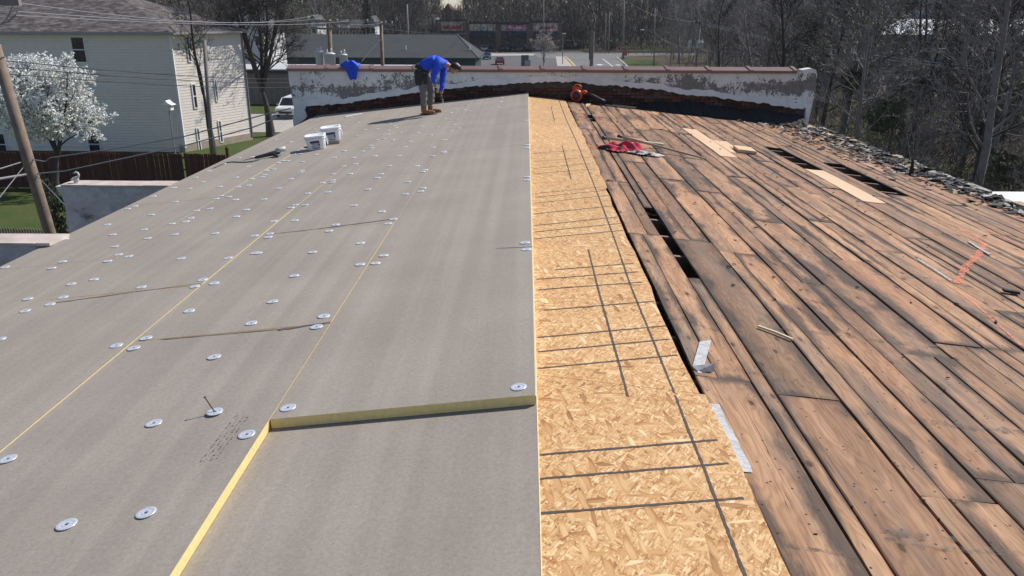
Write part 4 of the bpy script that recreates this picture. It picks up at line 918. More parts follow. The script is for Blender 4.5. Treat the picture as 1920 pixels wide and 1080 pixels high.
def window(parent, A, n, x0, y0, x1, y1, lower='glass', frame=None):
    p = onwall(x0, y0, A, n); q = onwall(x1, y1, A, n); t = V((-n.y, n.x, 0)); w = abs((q - p).dot(t)); h = abs(p.z - q.z); c = (p + q) * .5
    fr = MB(); e = .075
    def bar(u0, u1, v0, v1, o0=.03, o1=.088):
        k = [c + t * u + V((0, 0, v)) + n * o for o in (o1,) for u, v in ((u0, v0), (u1, v0), (u1, v1), (u0, v1))]; k0 = [c + t * u + V((0, 0, v)) + n * o0 for u, v in ((u0, v0), (u1, v0), (u1, v1), (u0, v1))]
        fr.hexa(k + k0)
    W, H = w / 2, h / 2
    bar(-W, -W + e, -H, H); bar(W - e, W, -H, H); bar(-W + e, W - e, H - e, H); bar(-W + e, W - e, -H, -H + e); bar(-W + e, W - e, -.035, .035, .03, .08)
    f = fr.build('window', frame or M['trimw'], parent)
    for v0, v1, mt in ((.035, H - e, 'glass'), (-H + e, -.035, lower)):
        m = MB(); m.quad(*[c + t * u + V((0, 0, v)) + n * .071 for u, v in ((-W + e, v0), (W - e, v0), (W - e, v1), (-W + e, v1))]); m.build('pane', M[mt], f)
    return f
for r in ((131, 68, 166, 118), (160, 160, 177, 206), (162, 248, 193, 292), (-14, 249, 18, 292)): window(hs, C0, nL, *r)
for r in ((346, 68, 359, 116), (384, 65, 393, 112), (357, 157, 371, 203), (399, 148, 409, 190), (366, 240, 378, 286), (407, 226, 418, 267)): window(hs, C0, nR, *r)

# ---- fence, low walls, small things in the yard
M['fence'] = simple('red_brown_fence_stain', (.095, .032, .019), .85, .35, 5, rv=.4)
fen = thing('board_fence', 'tall red-brown board fence between the lawn and the beige house', 'fence')
bm_ = MB(); bm_.add([(-.066, 0, .03), (.066, 0, .03), (.066, 0, 2.02), (.035, 0, 2.09), (-.035, 0, 2.09), (-.066, 0, 2.02), (-.066, .02, .03), (.066, .02, .03), (.066, .02, 2.02), (.035, .02, 2.09), (-.035, .02, 2.09), (-.066, .02, 2.02)],
        [(0, 1, 2, 3, 4, 5), (11, 10, 9, 8, 7, 6)] + [(i, 6 + i, 6 + (i + 1) % 6, (i + 1) % 6) for i in range(6)]); board_me = bm_.mesh('fence_board', M['fence'])
FP = [V((-33, 43.5, 0)), V((-19.35, 43.5, 0)), V((-16.75, 43.1, 0))]
for a, b in zip(FP, FP[1:]):
    d = b - a; L = d.length; d.normalize(); k = int(L / .1355)
    for i in range(k):
        o = link('fence_board', board_me, fen, a + d * (i + .5) * .1355 + V((0, 0, random.uniform(-.02, .02)))); o.rotation_euler = (0, random.uniform(-.008, .008), atan2(d.y, d.x)); o.scale = (random.uniform(.95, 1.03), 1, random.uniform(.985, 1.01))
    m = MB(); n = V((-d.y, d.x, 0)) * .03
    for z in (.35, 1.1, 1.8): m.hexa([a + n + V((0, 0, z)), b + n + V((0, 0, z)), b + n * 2.2 + V((0, 0, z)), a + n * 2.2 + V((0, 0, z))] + [q + V((0, 0, z + .09)) for q in (a + n, b + n, b + n * 2.2, a + n * 2.2)])
    m.build('rail', M['fence'], fen)
m = MB(); m.box(-16.74, 43.0, 0, -16.6, 43.14, 2.35); m.lathe([(.1, 2.35), (.12, 2.41), (.07, 2.51), (.02, 2.55)], (-16.67, 43.07, 0), 8); m.build('post', M['fence'], fen)
def lowwall(name, Y, xa, xb, zt, label, curved):
    t = thing(name, label, 'wall'); n = 10; m = MB(); pr = []
    for i in range(n + 1):
        z = zt - i / n * 1.2; pr.append((xa + (.02 + .03 * sin(i * .9) - (.09 * exp(-i / 2.) if curved else 0) + (.02 * i / n if curved else 0)), z))
    pr.append((pr[-1][0], 0)); pts = pr + [(xb, 0), (xb, zt)]; k = len(pts)
    for y in (Y, Y + .3):
        for x, z in pts: m.v.append((x, y, z))
    m.f.append(tuple(range(k))); m.f.append(tuple(range(2 * k - 1, k - 1, -1))); m.m += [0, 0]
    for i in range(k): m.f.append((i, k + i, k + (i + 1) % k, (i + 1) % k)); m.m.append(0)
    me = m.mesh('wall_body', M['block']); bm = bmesh.new(); bm.from_mesh(me); bmesh.ops.recalc_face_normals(bm, faces=bm.faces); bm.to_mesh(me); bm.free(); link('wall_body', me, t)
    x = xa + .03
    while x < xb:
        x2 = min(x + .42, xb); m = MB(); m.box(x, Y - .025, zt + .002, x2 - .008, Y + .325, zt + .032 + random.uniform(-.004, .004)); m.build('cap_block', M['block_cap'], t); x = x2
lowwall('block_wall', 11.5, -7.08, -4.76, 7.02, 'worn whitewashed block wall running off the left eave, the farther of two', True)
lowwall('block_wall', 7.2, -9.0, -4.62, 7.36, 'low whitewashed block wall at the left edge, the nearer of two', False)
M['birdw'] = simple('white_ornament', (.55, .55, .52), .6, .2, 30)
q = D(143, 346, 11.6); m = MB(); m.ball((0, 0, .05), (.05, .035, .05)); m.tube([(.03, 0, .08), (.055, 0, .12), (.045, 0, .155), (.015, 0, .165), (-.005, 0, .155)], [.022, .016, .015, .016, .012], 7); m.tube([(-.005, 0, .155), (-.035, 0, .148)], [.008, .002], 5); m.tube([(-.03, 0, .06), (-.09, 0, .045)], [.03, .006], 6); m.lathe([(.045, 0), (.03, .02)], n=8)
link('bird_figure', m.mesh('bird_figure', M['birdw'], True), None, (q.x, 11.62, 7.054), 'small white bird figure standing on the whitewashed block wall', 'bird figure')
pk = thing('picket_fence', 'low weathered picket fence at the edge of the green lawn', 'fence', (0, 0, 0))
M['picket'] = simple('grey_picket', (.24, .2, .15), .9, .3, 9, rv=.3); pm = MB(); pm.add([(-.05, 0, 0), (.05, 0, 0), (.05, 0, .48), (0, 0, .58), (-.05, 0, .48), (-.05, .02, 0), (.05, .02, 0), (.05, .02, .48), (0, .02, .58), (-.05, .02, .48)], [(0, 1, 2, 3, 4), (9, 8, 7, 6, 5)] + [(i, 5 + i, 5 + (i + 1) % 5, (i + 1) % 5) for i in range(5)]); pme = pm.mesh('picket', M['picket'])
for i in range(46): link('picket', pme, pk, (-25.6 + i * .13, 33.0 - i * .01, random.uniform(-.03, .03)))
m = MB(); m.box(-25.7, 33.02, .2, -19.6, 33.06, .28); m.build('rail', M['picket'], pk)
# martin house on its pole
bh = thing('bird_house', 'white gourd-roofed bird house on a slim pole before the shaded house wall', 'bird house', (-20.5, 45, 0))
m = MB(); m.tube([(.0, 0, 0), (0, 0, 4.3)], [.045, .035], 8); m.build('pole', simple('grey_metal_pole', (.32, .32, .33), .5, .1, 5, metal=.4), bh)
m = MB(); m.box(-.2, -.2, 4.3, .2, .2, 4.62); m.build('box', M['siding'], bh)
m = MB(); m.add([(-.34, -.3, 4.6), (.34, -.3, 4.6), (.34, .3, 4.6), (-.34, .3, 4.6), (-.12, -.3, 4.72), (.12, -.3, 4.72), (.12, .3, 4.72), (-.12, .3, 4.72), (0, -.3, 4.86), (0, .3, 4.86)], [(0, 4, 7, 3), (4, 8, 9, 7), (8, 5, 6, 9), (5, 1, 2, 6), (0, 1, 5, 8, 4), (2, 3, 7, 9, 6)]); m.build('roof', M['tub'], bh)

# ================================================================== poles and wires
M['polew'] = simple('weathered_pole_wood', (.21, .155, .115), .85, .3, 5, bump=.4); M['poleg'] = simple('grey_pole', (.22, .2, .18), .85, .2, 4); M['metalg'] = simple('light_grey_enamel', (.58, .60, .62), .45, .06, 4); M['wire'] = simple('grey_wire', (.22, .22, .23), .5, .1, 4); M['wired'] = simple('black_wire', (.03, .03, .03), .6, .1, 4); M['cer'] = simple('white_insulator', (.6, .58, .55), .3, .1, 9)
def upole(name, label, top, base, r0, r1, arms=(), mat='polew', cans=(), cat='utility pole'):
    t = thing(name, label, cat, base); top = V(top) - V(base); m = MB(); m.tube([(0, 0, 0), top * .5, top], [r0, (r0 + r1) / 2, r1], 12); m.build('shaft', M[mat], t, True)
    for (f, a, b) in arms:
        c = top * f; a = c + V(a); b = c + V(b); d = (b - a).normalized(); s = d.cross(V((0, 0, 1))) * .055; m = MB(); m.obox((a + b) / 2 + V((0, -.12, 0)), (b - a) / 2, s, (0, 0, .06)); o = m.build('crossarm', M['poleg'], t)
        for k in (.04, .3, .72, .96):
            m = MB(); q = a.lerp(b, k) + V((0, -.12, .06)); m.lathe([(.02, 0), (.05, .04), (.03, .08), (.055, .12), (.02, .17)], q, 8); m.build('insulator', M['cer'], o, True)
    for (x, y, z, r, h) in cans:
        m = MB(); c = V((x, y, z)); m.lathe([(r * .92, 0), (r, .04), (r, h * .9), (r * 1.06, h * .91), (r * 1.06, h * .95), (r * .7, h), (.05, h * 1.03)], c, 16); o = m.build('transformer', M['metalg'], t, True)
        m = MB(); m.lathe([(.05, 0), (.07, .06), (.05, .1), (.07, .16), (.03, .26)], c + V((r * .35, -.05, h)), 8); m.lathe([(.05, 0), (.06, .08), (.03, .18)], c + V((-r * .4, -.05, h)), 8); m.build('bushing', M['cer'], o, True)
        m = MB(); m.obox(c + V((0, r * .5 + .1, h * .5)), (.06, 0, 0), (0, r * .5 + .1, 0), (0, 0, .05)); m.build('bracket', M['wired'], o)
    return t
pT = D(-37, 0, 18); pB = D(95, 445, 18); dP = (pB - pT); base = pB + dP * (pB.z / -dP.z); base.z = 0
topL = pT + V((0, 0, .3)); kk = (topL - base).length
upole('utility_pole', 'leaning weathered wooden utility pole at the left edge of the yard', topL, base, .145, .115, [(.965, (-1.2, 0, 0), (.92, 0, 0))])
q = D(613, 120, 50); tp = D(617, 36, 50)
upole('utility_pole', 'wooden utility pole with three large grey transformers left of the draped shirt', (tp.x, 50, tp.z), (q.x, 50, 0), .17, .13, [(.985, (-1.2, -.5, .1), (1.15, .5, -.12)), (.945, (-1.0, -.4, 0), (1.2, .4, -.1))], 'polew',
      [(D(591.5, 0, 49.5).x - q.x, -.5, D(0, 119, 49.5).z - .35, .26, D(0, 79, 49.5).z - D(0, 117, 49.5).z), (D(610, 0, 49).x - q.x, -.9, D(0, 119, 49).z - .35, .33, D(0, 84, 49).z - D(0, 118, 49).z), (D(636.5, 0, 49.5).x - q.x, -.5, D(0, 119, 49.5).z - .35, .26, D(0, 86, 49.5).z - D(0, 118, 49.5).z)])
q = D(716, 120, 58); tp = D(714, 40, 58)
upole('utility_pole', 'plain wooden utility pole with a guy wire right of the draped shirt', (tp.x, 58, tp.z), (q.x, 58, 0), .15, .12, [(.985, (-1, 0, .06), (.9, 0, -.08))], 'polew')
m = MB(); m.tube([D(714, 74, 57.8), D(678, 115, 57)], .035, 6); m.build('guy_guard', M['metalg'], label='pale guy wire guard slanting from the plain pole', cat='guy wire')
upole('utility_pole', 'grey topped-off pole standing against the bare tree at the house', (-20.75, 52, 7.95), (-21.2, 52, 0), .14, .12, (), 'poleg')
for (x, yt, yb, label, r) in ((1416, 55, 126, 'grey utility pole right of the transformer pole over the parapet', .13), (1226, 15, 126, 'slim light pole behind the parapet with a short lamp arm', .1), (1168, -12, 111, 'tall grey utility pole beside the stop sign', .15), (1141, 22, 95, 'distant grey pole, right one of a pair behind the junction', .13), (1134, 24, 95, 'distant slim pole, left one of a pair behind the junction', .09), (1020, -8, 118, 'slim grey pole standing before the row of shops', .1), (764, 8, 80, 'pale utility pole rising behind the green-walled roof', .17)):
    b = P(x, max(yb, 100), 0) if yb > 90 else V((D(x, 60, 160).x, 160, 0)); t_ = D(x + (2 if x > 1100 else -1), yt, b.y)
    upole('utility_pole', label, t_, (b.x, b.y, 0), r * 1.3, r, [(.97, (-.9, 0, 0), (.9, 0, 0))] if x in (1416, 1168) else (), 'poleg')
q = D(1307, 125, 100); tp = D(1313, 38, 100)
upole('utility_pole', 'grey utility pole carrying a row of small transformers over the parapet', (tp.x, 100, tp.z), (q.x - .2, 100, 0), .16, .12, [(.975, (-.7, 0, 0), (.9, 0, 0))], 'poleg', [(D(x, 0, 99.6).x - q.x + .2, -.4, D(0, 85, 99.6).z, .25, .75) for x in (1300, 1316, 1322)])
def lamp(label, a, b, pole_base=None):
    t = thing('street_lamp', label, 'street lamp', a); d = b - a; m = MB(); m.tube([(0, 0, 0), d * .5 + V((0, 0, .2)), d], [.06, .05, .04], 6); m.build('arm', M['poleg'], t)
    m = MB(); m.ball(d + V((-.3, 0, 0)), (.45, .16, .09)); m.build('lamp_head', M['metalg'], t, True)
    if pole_base is not None: m = MB(); m.tube([pole_base - a, (0, 0, .1)], .09, 8); m.build('post', M['poleg'], t)
a = D(1224, 62, 160); lamp('street lamp arm on the slim light pole left of the transformers', a, D(1207, 56, 160))
a = D(1413, 103, 161); lamp('street lamp reaching left from the right-hand grey pole', a, D(1390, 91, 161))
b = P(1055, 120); lamp('dark lamp post with a small head before the shops', D(1055, 66, b.y), D(1060, 63, b.y), V((b.x, b.y, 0)))
b = D(1108, 120, 62); m = MB(); m.tube([(b.x, 62, 0), (b.x + .05, 62, D(1108, 59, 62).z)], [.16, .14], 10); m.build('wooden_post', M['poleg'], label='thick grey post with cut top rising in front of the road', cat='post')
b = P(1105, 112); m = MB(); m.tube([(b.x, b.y, 0), (b.x, b.y, D(1105, 50, b.y).z)], [.12, .1], 8); m.build('dark_post', M['wired'], label='dark slim post just left of the thick grey post', cat='post')
def wire(pts, r, label, mat='wire', sag=None, group=None):
    P_ = []
    for a, b in zip(pts, pts[1:]):
        n = 10
        for i in range(n): P_.append(a.lerp(b, i / n) - V((0, 0, (sag or 0) * 4 * (i / n) * (1 - i / n))))
    P_.append(pts[-1]); m = MB(); m.tube(P_, r, 5); return m.build('overhead_wire', M[mat], label=label, cat='wire', group=group)
wire([D(-60, 12, 18), D(26, 5, 18.0), D(598, 27, 50)], .012, 'pale overhead wire from the crossarm end, topmost, past the shingle roof', sag=.45)
wire([D(-60, 28, 18), D(33, 22, 18.0), D(605, 34, 50)], .012, 'pale overhead wire below the topmost one, past the shingle roof', sag=.25)
wire([D(-60, 27, 17.6), D(30, 29, 17.6), D(650, 40, 50)], .012, 'lowest of three pale wires crossing the shingle roof edge', sag=.2)
for k, (a, b, lab) in enumerate([((-10, 112), (640, 141), 'upper dark wire crossing the blossom tree and siding'), ((-10, 124), (640, 147), 'middle dark wire crossing the blossom tree and siding'), ((-10, 137), (640, 155), 'lower dark wire crossing the blossom tree and siding')]):
    wire([D(*a, 18), D(*b, 60)], .013, lab, 'wired', .35)
wire([D(60, 299, 18), D(85, 303, 17.8), D(93, 296, 17.8), D(200, 281, 17.9), D(345, 256, 17.9), D(480, 219, 17.9), D(545, 203, 17.95)], .014, 'pale service cable from the leaning pole to the parapet corner, upper one')
wire([D(66, 326, 18), D(120, 321, 17.9), D(345, 273, 17.9), D(470, 240, 17.9), D(548, 211, 17.95)], .014, 'pale service cable from the leaning pole to the parapet corner, lower one')
wire([D(-60, 345, 14), D(50, 327, 17.9)], .03, 'thick bundled cable reaching the leaning pole from the left edge')
wire([D(-60, 335, 14), D(40, 304, 17.9)], .016, 'thin cable with a pale clamp left of the leaning pole')
wire([D(66, 326, 18), D(122, 385, 15)], .01, 'short guy wire from the leaning pole to the farther block wall'); wire([D(45, 312, 18), D(-40, 420, 13)], .01, 'guy wire slanting down left from the leaning pole')
for (a, Ya, mid, b, Yb, lab) in [((1318, 40), 100, (1416, 58), (2050, 142), 40, 'upper of the two wires from the transformer pole past the white roof'), ((1313, 42), 100, (1416, 62), (2050, 150), 40, 'second of the two wires from the transformer pole past the white roof'), ((1416, 92), 161, None, (2050, 200), 42, 'wire dropping right from the grey pole across the dark woods'), ((1416, 98), 161, None, (2050, 218), 38, 'lower wire dropping right from the grey pole across the dark woods'), ((1260, 30), 160, None, (1416, 60), 161, 'thin wire between the poles over the parapet'), ((1180, 5), 180, None, (1313, 42), 100, 'thin wire from the tall pole to the transformer pole'), ((1225, 60), 160, None, (1313, 90), 100, 'low wire from the light pole to the transformer pole'), ((1313, 92), 100, None, (1416, 92), 161, 'low wire between transformer pole and grey pole'), ((1560, 150), 60, None, (2050, 270), 40, 'lowest dark wire crossing the woods at right')]:
    wire([D(*a, Ya)] + ([D(*mid, 161)] if mid and False else []) + [D(*b, Yb)], .025, lab, 'wire', .8)
wire([D(617, 38, 50), D(716, 43, 58)], .012, 'wire between transformer pole and plain pole', sag=.2); wire([D(617, 40, 50), D(880, 62, 150)], .02, 'long thin wire running towards the shops', 'wired', .4)

# ================================================================== buildings beyond the parapet
random.seed(77)
M['wall_br'] = simple('grey_brown_panel_wall', (.20, .185, .165), .85, .12, 1.5); M['roof_w'] = simple('white_flat_roof', (.5, .5, .5), .7, .12, .5)
fb = thing('flat_roofed_building', 'low grey-brown building with a white flat roof behind the bare tree', 'building')
xa, xb = -40.0, -12.0; zt = 3.7
m = MB(); m.box(xa, 88.4, 0, xb, 97, zt - .02); m.build('wall', M['wall_br'], fb)
m = MB(); m.box(xa - .2, 88.1, zt, xb + .2, 97.2, zt + .12); m.build('roof', M['roof_w'], fb)
m = MB(); m.box(xa - .25, 88.05, zt - .32, xb + .25, 88.35, zt - .02); m.build('fascia', M['wired'], fb)
for i in range(40):
    m = MB(); x = xa + .3 + i * .7; m.box(x, 88.34, 0, x + .06, 88.42, zt - .35); m.build('batten', M['wall_br'], fb)
m = MB(); x = D(545, 150, 88).x; m.box(x, 88.32, 0, x + 2.4, 88.41, 2.6); m.build('door', simple('dark_door', (.06, .06, .065), .6), fb)
# dark green shop with the big grey hipped roof
M['dkgreen'] = simple('dark_green_wall', (.018, .05, .048), .6, .15, 1.2); g = G('grey_shingle_roof'); c = g.co()
rows = g.noise(g.mp(c, (.7, 6, 8)), 1, 4, .7); col = g.ramp(rows, [(.3, (.05, .054, .056)), (.7, (.09, .095, .096))]); M['gshing'] = g.out(g.mix(.5, col, g.ramp(g.noise(c, .25, 4), [(.3, .8), (.7, 1.1)]), 'MULTIPLY'), .9, 0, .15)
gs = thing('green_walled_shop', 'long dark green building with a wide grey hipped roof behind the worker', 'building')
e0 = P(908, 109, 3.0); yb = e0.y; xr_ = e0.x - .9; xl_ = -50; rd = D(858, 65, yb + 9); rz_ = rd.z; rx = rd.x
m = MB(); m.box(xl_, yb + .6, 0, xr_ - .6, yb + 17.4, 2.98); m.build('wall', M['dkgreen'], gs)
m = MB(); m.add([(xl_, yb, 3), (xr_, yb, 3), (xr_, yb + 18, 3), (xl_, yb + 18, 3), (rx, yb + 9, rz_), (xl_, yb + 9, rz_)], [(0, 1, 4, 5), (1, 2, 4), (2, 3, 5, 4), (3, 2, 1, 0)]); m.build('roof', M['gshing'], gs)
m = MB(); m.box(xl_, yb - .06, 2.86, xr_ + .06, yb - .003, 3.02); m.box(xr_ + .003, yb - .06, 2.86, xr_ + .06, yb + 18, 3.02); m.build('gutter', M['dkgreen'], gs)
m = MB(); d = V((rx - xr_, 9, rz_ - 3)); m.tube([(xr_, yb, 3.03), (rx, yb + 9, rz_ + .04)], .1, 5); m.build('hip_cap', simple('pale_hip_cap', (.24, .25, .24), .9), gs)
for (x, y) in ((761, 92), (881, 96)):
    q = D(x, y, yb + 3); zz = 3 + (rz_ - 3) * 3 / 9; m = MB(); m.tube([(q.x, yb + 3, zz), (q.x, yb + 3, zz + .55)], .09, 8); m.tube([(q.x, yb + 3, zz + .5), (q.x, yb + 3, zz + .62)], .13, 8); m.build('vent_pipe', M['tub'], gs)
# row of shops
YM = 230; M['mbrick'] = simple('dark_shop_brick', (.19, .12, .095), .9, .25, 1.2); M['tan'] = simple('tan_sign_band', (.68, .6, .47), .85, .08, .6); M['gband'] = simple('mauve_grey_sign_band', (.52, .45, .46), .85, .08, .6); M['awn'] = simple('navy_awning', (.025, .035, .06), .7, .2, 1); M['dcap'] = simple('dark_parapet_cap', (.045, .045, .05), .8, .2, 1)
ml = thing('shop_row', 'row of brick shops with tan sign bands beyond the car park', 'shop building')
gx = lambda x, y=60: D(x, y, YM).x
gz = lambda y, x=930: D(x, y, YM).z
m = MB(); m.box(gx(819), YM + .5, 0, gx(1051), YM + 20, gz(43)); m.build('wall', M['mbrick'], ml)
bays = [(827, 868, 36, 'tan'), (880, 929, 40, 'tan'), (940, 987, 41, 'gband'), (1000, 1046, 38, 'tan')]
for (a, b, yt, mt) in bays:
    m = MB(); m.box(gx(a - 8), YM - .4, gz(yt + 4.5), gx(b + 8), YM + 1, gz(yt)); m.build('parapet_cap', M['dcap'], ml)
    m = MB(); m.box(gx(a), YM + .1, gz(58), gx(b), YM + .45, gz(yt + 5.2)); m.build('sign_band', M[mt], ml)
    m = MB(); m.hexa([(gx(a), YM - 1.1, gz(68)), (gx(b), YM - 1.1, gz(68)), (gx(b), YM + .1, gz(68)), (gx(a), YM + .1, gz(68)), (gx(a), YM - .1, gz(58.7)), (gx(b), YM - .1, gz(58.7)), (gx(b), YM + .1, gz(58.7)), (gx(a), YM + .1, gz(58.7))]); m.build('awning', M['awn'], ml)
    n = 4
    for i in range(n):
        xa_, xb_ = gx(a) + (gx(b) - gx(a)) * i / n, gx(a) + (gx(b) - gx(a)) * (i + 1) / n
        m = MB(); m.box(xa_ + .08, YM + .38, .5, xb_ - .08, YM + .44, gz(69)); m.build('shop_window', M['glass'], ml)
for (a, b) in ((818, 827), (868, 880), (929, 940), (987, 1000), (1046, 1053)):
    m = MB(); m.box(gx(a), YM - .3, 0, gx(b), YM + .49, gz(44)); m.build('pier', M['mbrick'], ml)
M['magenta'] = simple('magenta_sign', (.75, .05, .22), .5, .05, 2); M['redsign'] = simple('red_sign', (.55, .06, .05), .5, .2, 1.5); M['wsign'] = simple('white_sign', (.85, .84, .86), .5, .05, 2)
def text(body, size, mat, parent, loc, name='lettering', off=.0):
    cu = bpy.data.curves.new(name, 'FONT'); cu.body = body; cu.size = size; cu.extrude = .05; cu.offset = off; cu.resolution_u = 3
    o = bpy.data.objects.new(name, cu); COL.objects.link(o); dg = bpy.context.evaluated_depsgraph_get(); me = bpy.data.meshes.new_from_object(o.evaluated_get(dg)); me.name = name
    w = max(v.co.x for v in me.vertices); bpy.data.objects.remove(o); me.materials.clear(); me.materials.append(mat)
    r = link(name, me, parent, loc); r.rotation_euler = (radians(90), 0, 0); return r, w
def panel(name, x0, y0, x1, y1, mat):
    m = MB(); m.box(gx(x0), YM - .05, gz(y1), gx(x1), YM + .09, gz(y0)); return m.build(name, M[mat], ml)
s1 = panel('sign_panel', 949, 46.5, 980, 56.5, 'magenta'); h_ = gz(46.5) - gz(56.5)
text('Mobile', h_ * .92, M['wsign'], s1, (gx(956.6), YM - .08, gz(54.6)), off=.03)
text('T', h_ * .92, M['wsign'], s1, (gx(951.2), YM - .08, gz(54.6)), off=.04)
m = MB(); [m.box(gx(x), YM - .13, gz(52.2), gx(x) + .3, YM - .06, gz(50.6)) for x in (950.0, 955.1)]; m.build('sign_mark', M['wsign'], s1)
s2 = panel('sign_panel', 830, 48.5, 866, 54.8, 'redsign'); m = MB(); [m.box(gx(841 + i * 2.2), YM - .1, gz(51.8), gx(842.6 + i * 2.2), YM - .06, gz(50.6)) for i in range(3)]; m.build('sign_mark', M['wsign'], s2)
s3 = panel('sign_panel', 1011, 49.5, 1041, 54.5, 'redsign')
m = MB(); m.lathe([(gx(912) - gx(907.2), 0), (gx(912) - gx(907.2), .14), (.2, .15)], (gx(907), YM + .09, gz(52)), 20, 0, RX); m.build('round_sign', M['wsign'], ml); m = MB(); m.lathe([(.55, 0), (.5, .06), (.1, .07)], (gx(907), YM - .06, gz(52)), 14, 0, RX); m.build('sign_mark', simple('pale_blue_mark', (.3, .42, .5), .5), ml)
m = MB(); m.lathe([(.55, 0), (.55, .14), (.1, .15)], (gx(1008.5), YM + .09, gz(51)), 16, 0, RX); m.build('round_sign', M['wsign'], ml)
m = MB(); m.lathe([(.7, 0), (.7, .5), (.1, .6)], (gx(821), YM, gz(38)), 12); m.build('roof_lamp', M['wsign'], ml)
# trash enclosure, hedges and shop-front bits
b = P(1068, 92.5); e = thing('trash_enclosure', 'dark boxy trash enclosure with a white notice right of the shops', 'enclosure', (b.x, b.y, 0)); w = 3.0
m = MB(); m.box(-w, 0, 0, w, 4, 2.3); m.build('wall', M['awn'], e); m = MB(); m.box(-w - .1, -.1, 2.31, w + .1, 4.1, 2.6); m.build('cap', M['poleg'], e); m = MB(); m.box(1.2, -.06, 1.0, 2.0, -.004, 2.0); m.build('notice', M['wsign'], e)
M['hedge'] = simple('hedge_green', (.022, .032, .014), .95, .4, 2)
def leafblob(n, r, s, seed):
    rn = random.Random(seed); m = MB()
    for _ in range(n):
        while 1:
            p = V((rn.uniform(-1, 1), rn.uniform(-1, 1), rn.uniform(-1, 1)))
            if p.length < 1: break
        p = p * (.55 + .45 * rn.random()) / max(p.length, .3) * min(1, p.length + .35); c = V((p.x * r[0], p.y * r[1], p.z * r[2])) * (1 + .25 * sin(p.x * 5 + seed) * sin(p.y * 4) )
        a = V((rn.gauss(0, 1), rn.gauss(0, 1), rn.gauss(0, 1))).normalized(); b_ = a.orthogonal().normalized(); k = s * rn.uniform(.6, 1.4)
        m.add([c - a * k, c + b_ * k * .5, c + a * k, c - b_ * k * .5], [(0, 1, 2, 3)])
    return m
hm = leafblob(500, (1.1, .9, .75), .22, 3).mesh('leaves', M['hedge'])
for i, x in enumerate((917, 927, 938, 948, 956, 965, 972, 980, 988, 995)):
    q = P(x, 97.6); link('hedge_shrub', hm, None, (q.x, q.y, .38), 'clipped dark shrub in the row between the car park and shops', 'shrub', 'clipped shrubs before the shops', rz=i * 1.3).scale = (1, .8, .55)
b = P(986, 124); t = thing('utility_cabinet', 'olive-grey utility cabinet with pale grilles behind the coping', 'cabinet', (b.x, b.y, 0)); M['olive'] = simple('olive_grey_paint', (.16, .165, .13), .7, .1, 2)
m = MB(); m.box(-.95, -.7, 0, .55, .7, 2.1); m.build('cabinet', M['olive'], t); m = MB(); m.box(-.3, -.9, 0, .9, -.704, 1.2); m.build('lower_cabinet', simple('pale_cabinet', (.34, .34, .32), .7), t)
for i in range(3): m = MB(); m.box(-.2 + i * .36, -.93, .25, .08 + i * .36, -.904, 1.0); m.build('grille', M['metalg'], t)
# stop sign and orange road-work sign
b = P(1166, 111); t = thing('stop_sign', 'red octagonal stop sign under green street-name blades at the junction', 'road sign', (b.x, b.y, 0)); M['sred'] = simple('stop_sign_red', (.45, .02, .025), .5, .05, 3); M['sgreen'] = simple('street_name_green', (.01, .16, .12), .5, .1, 3); M['sorange'] = simple('road_work_orange', (.85, .10, .03), .6, .1, 3)
m = MB(); m.tube([(0, 0, 0), (0, 0, 3.4)], .06, 6); m.build('post', M['metalg'], t)
m = MB(); m.lathe([(.52, 0), (.52, .03)], (0, -.1, 2.6), 8, 0, RX @ Matrix.Rotation(pi / 8, 4, 'Z')); o = m.build('sign_plate', M['sred'], t); text('STOP', .36, M['wsign'], o, (-.44, -.17, 2.47)) ; o.scale = (1, 1, 1)
m = MB(); m.box(-.6, -.03, 3.2, .6, .0, 3.4); m.box(-.02, -.5, 3.42, .02, .5, 3.6); m.build('name_blade', M['sgreen'], t)
b = P(1172, 110.5); t = thing('road_work_sign', 'orange diamond road-work sign on a low white barrier beside the stop sign', 'road sign', (b.x, b.y, 0))
m = MB(); m.box(-.45, -.05, .75, .45, 0, 1.5); m.build('sign_plate', M['sorange'], t); m = MB(); m.box(-.4, -.1, 0, .4, .1, .6); m.build('barrier', M['wsign'], t)
# white-roofed sheds through the trees
M['metroof'] = simple('bright_metal_roof', (.72, .73, .75), .45, .06, .2, metal=.2); M['greyw'] = simple('grey_metal_wall', (.25, .25, .27), .8, .1, .3)
wa = thing('warehouse', 'long shed with a bright white roof seen through the bare trees at right', 'warehouse')
z1, z2 = D(1800, 66, 120).z, D(1800, 36, 134).z; m = MB(); m.box(53.5, 120.3, 0, 130, 140, z1 - .05); m.build('wall', M['greyw'], wa)
m = MB(); m.hexa([(52, 120, z1), (131, 120, z1), (131, 134, z2), (56, 134, z2), (52, 120, z1 + .1), (131, 120, z1 + .1), (131, 134, z2 + .1), (56, 134, z2 + .1)]); m.build('roof', M['metroof'], wa)
m = MB(); m.box(52.5, 134.1, 0, 131, 136, z2 + 1.3); m.build('rear_wall', M['greyw'], wa)
m = MB(); m.box(60, 120.2, 0, 61.4, 120.29, 4.5); m.build('door', M['metalg'], wa)
wb = thing('warehouse', 'farther pale shed roof glimpsed between tree trunks left of the white one', 'warehouse'); m = MB(); m.box(57, 160, 0, 74, 176, 7.6); m.build('wall', M['greyw'], wb); m = MB(); m.hexa([(56, 159.5, 7.61), (75, 159.5, 7.61), (75, 170, 9), (56, 170, 9), (56, 159.5, 7.75), (75, 159.5, 7.75), (75, 170, 9.1), (56, 170, 9.1)]); m.build('roof', M['roof_w'], wb)
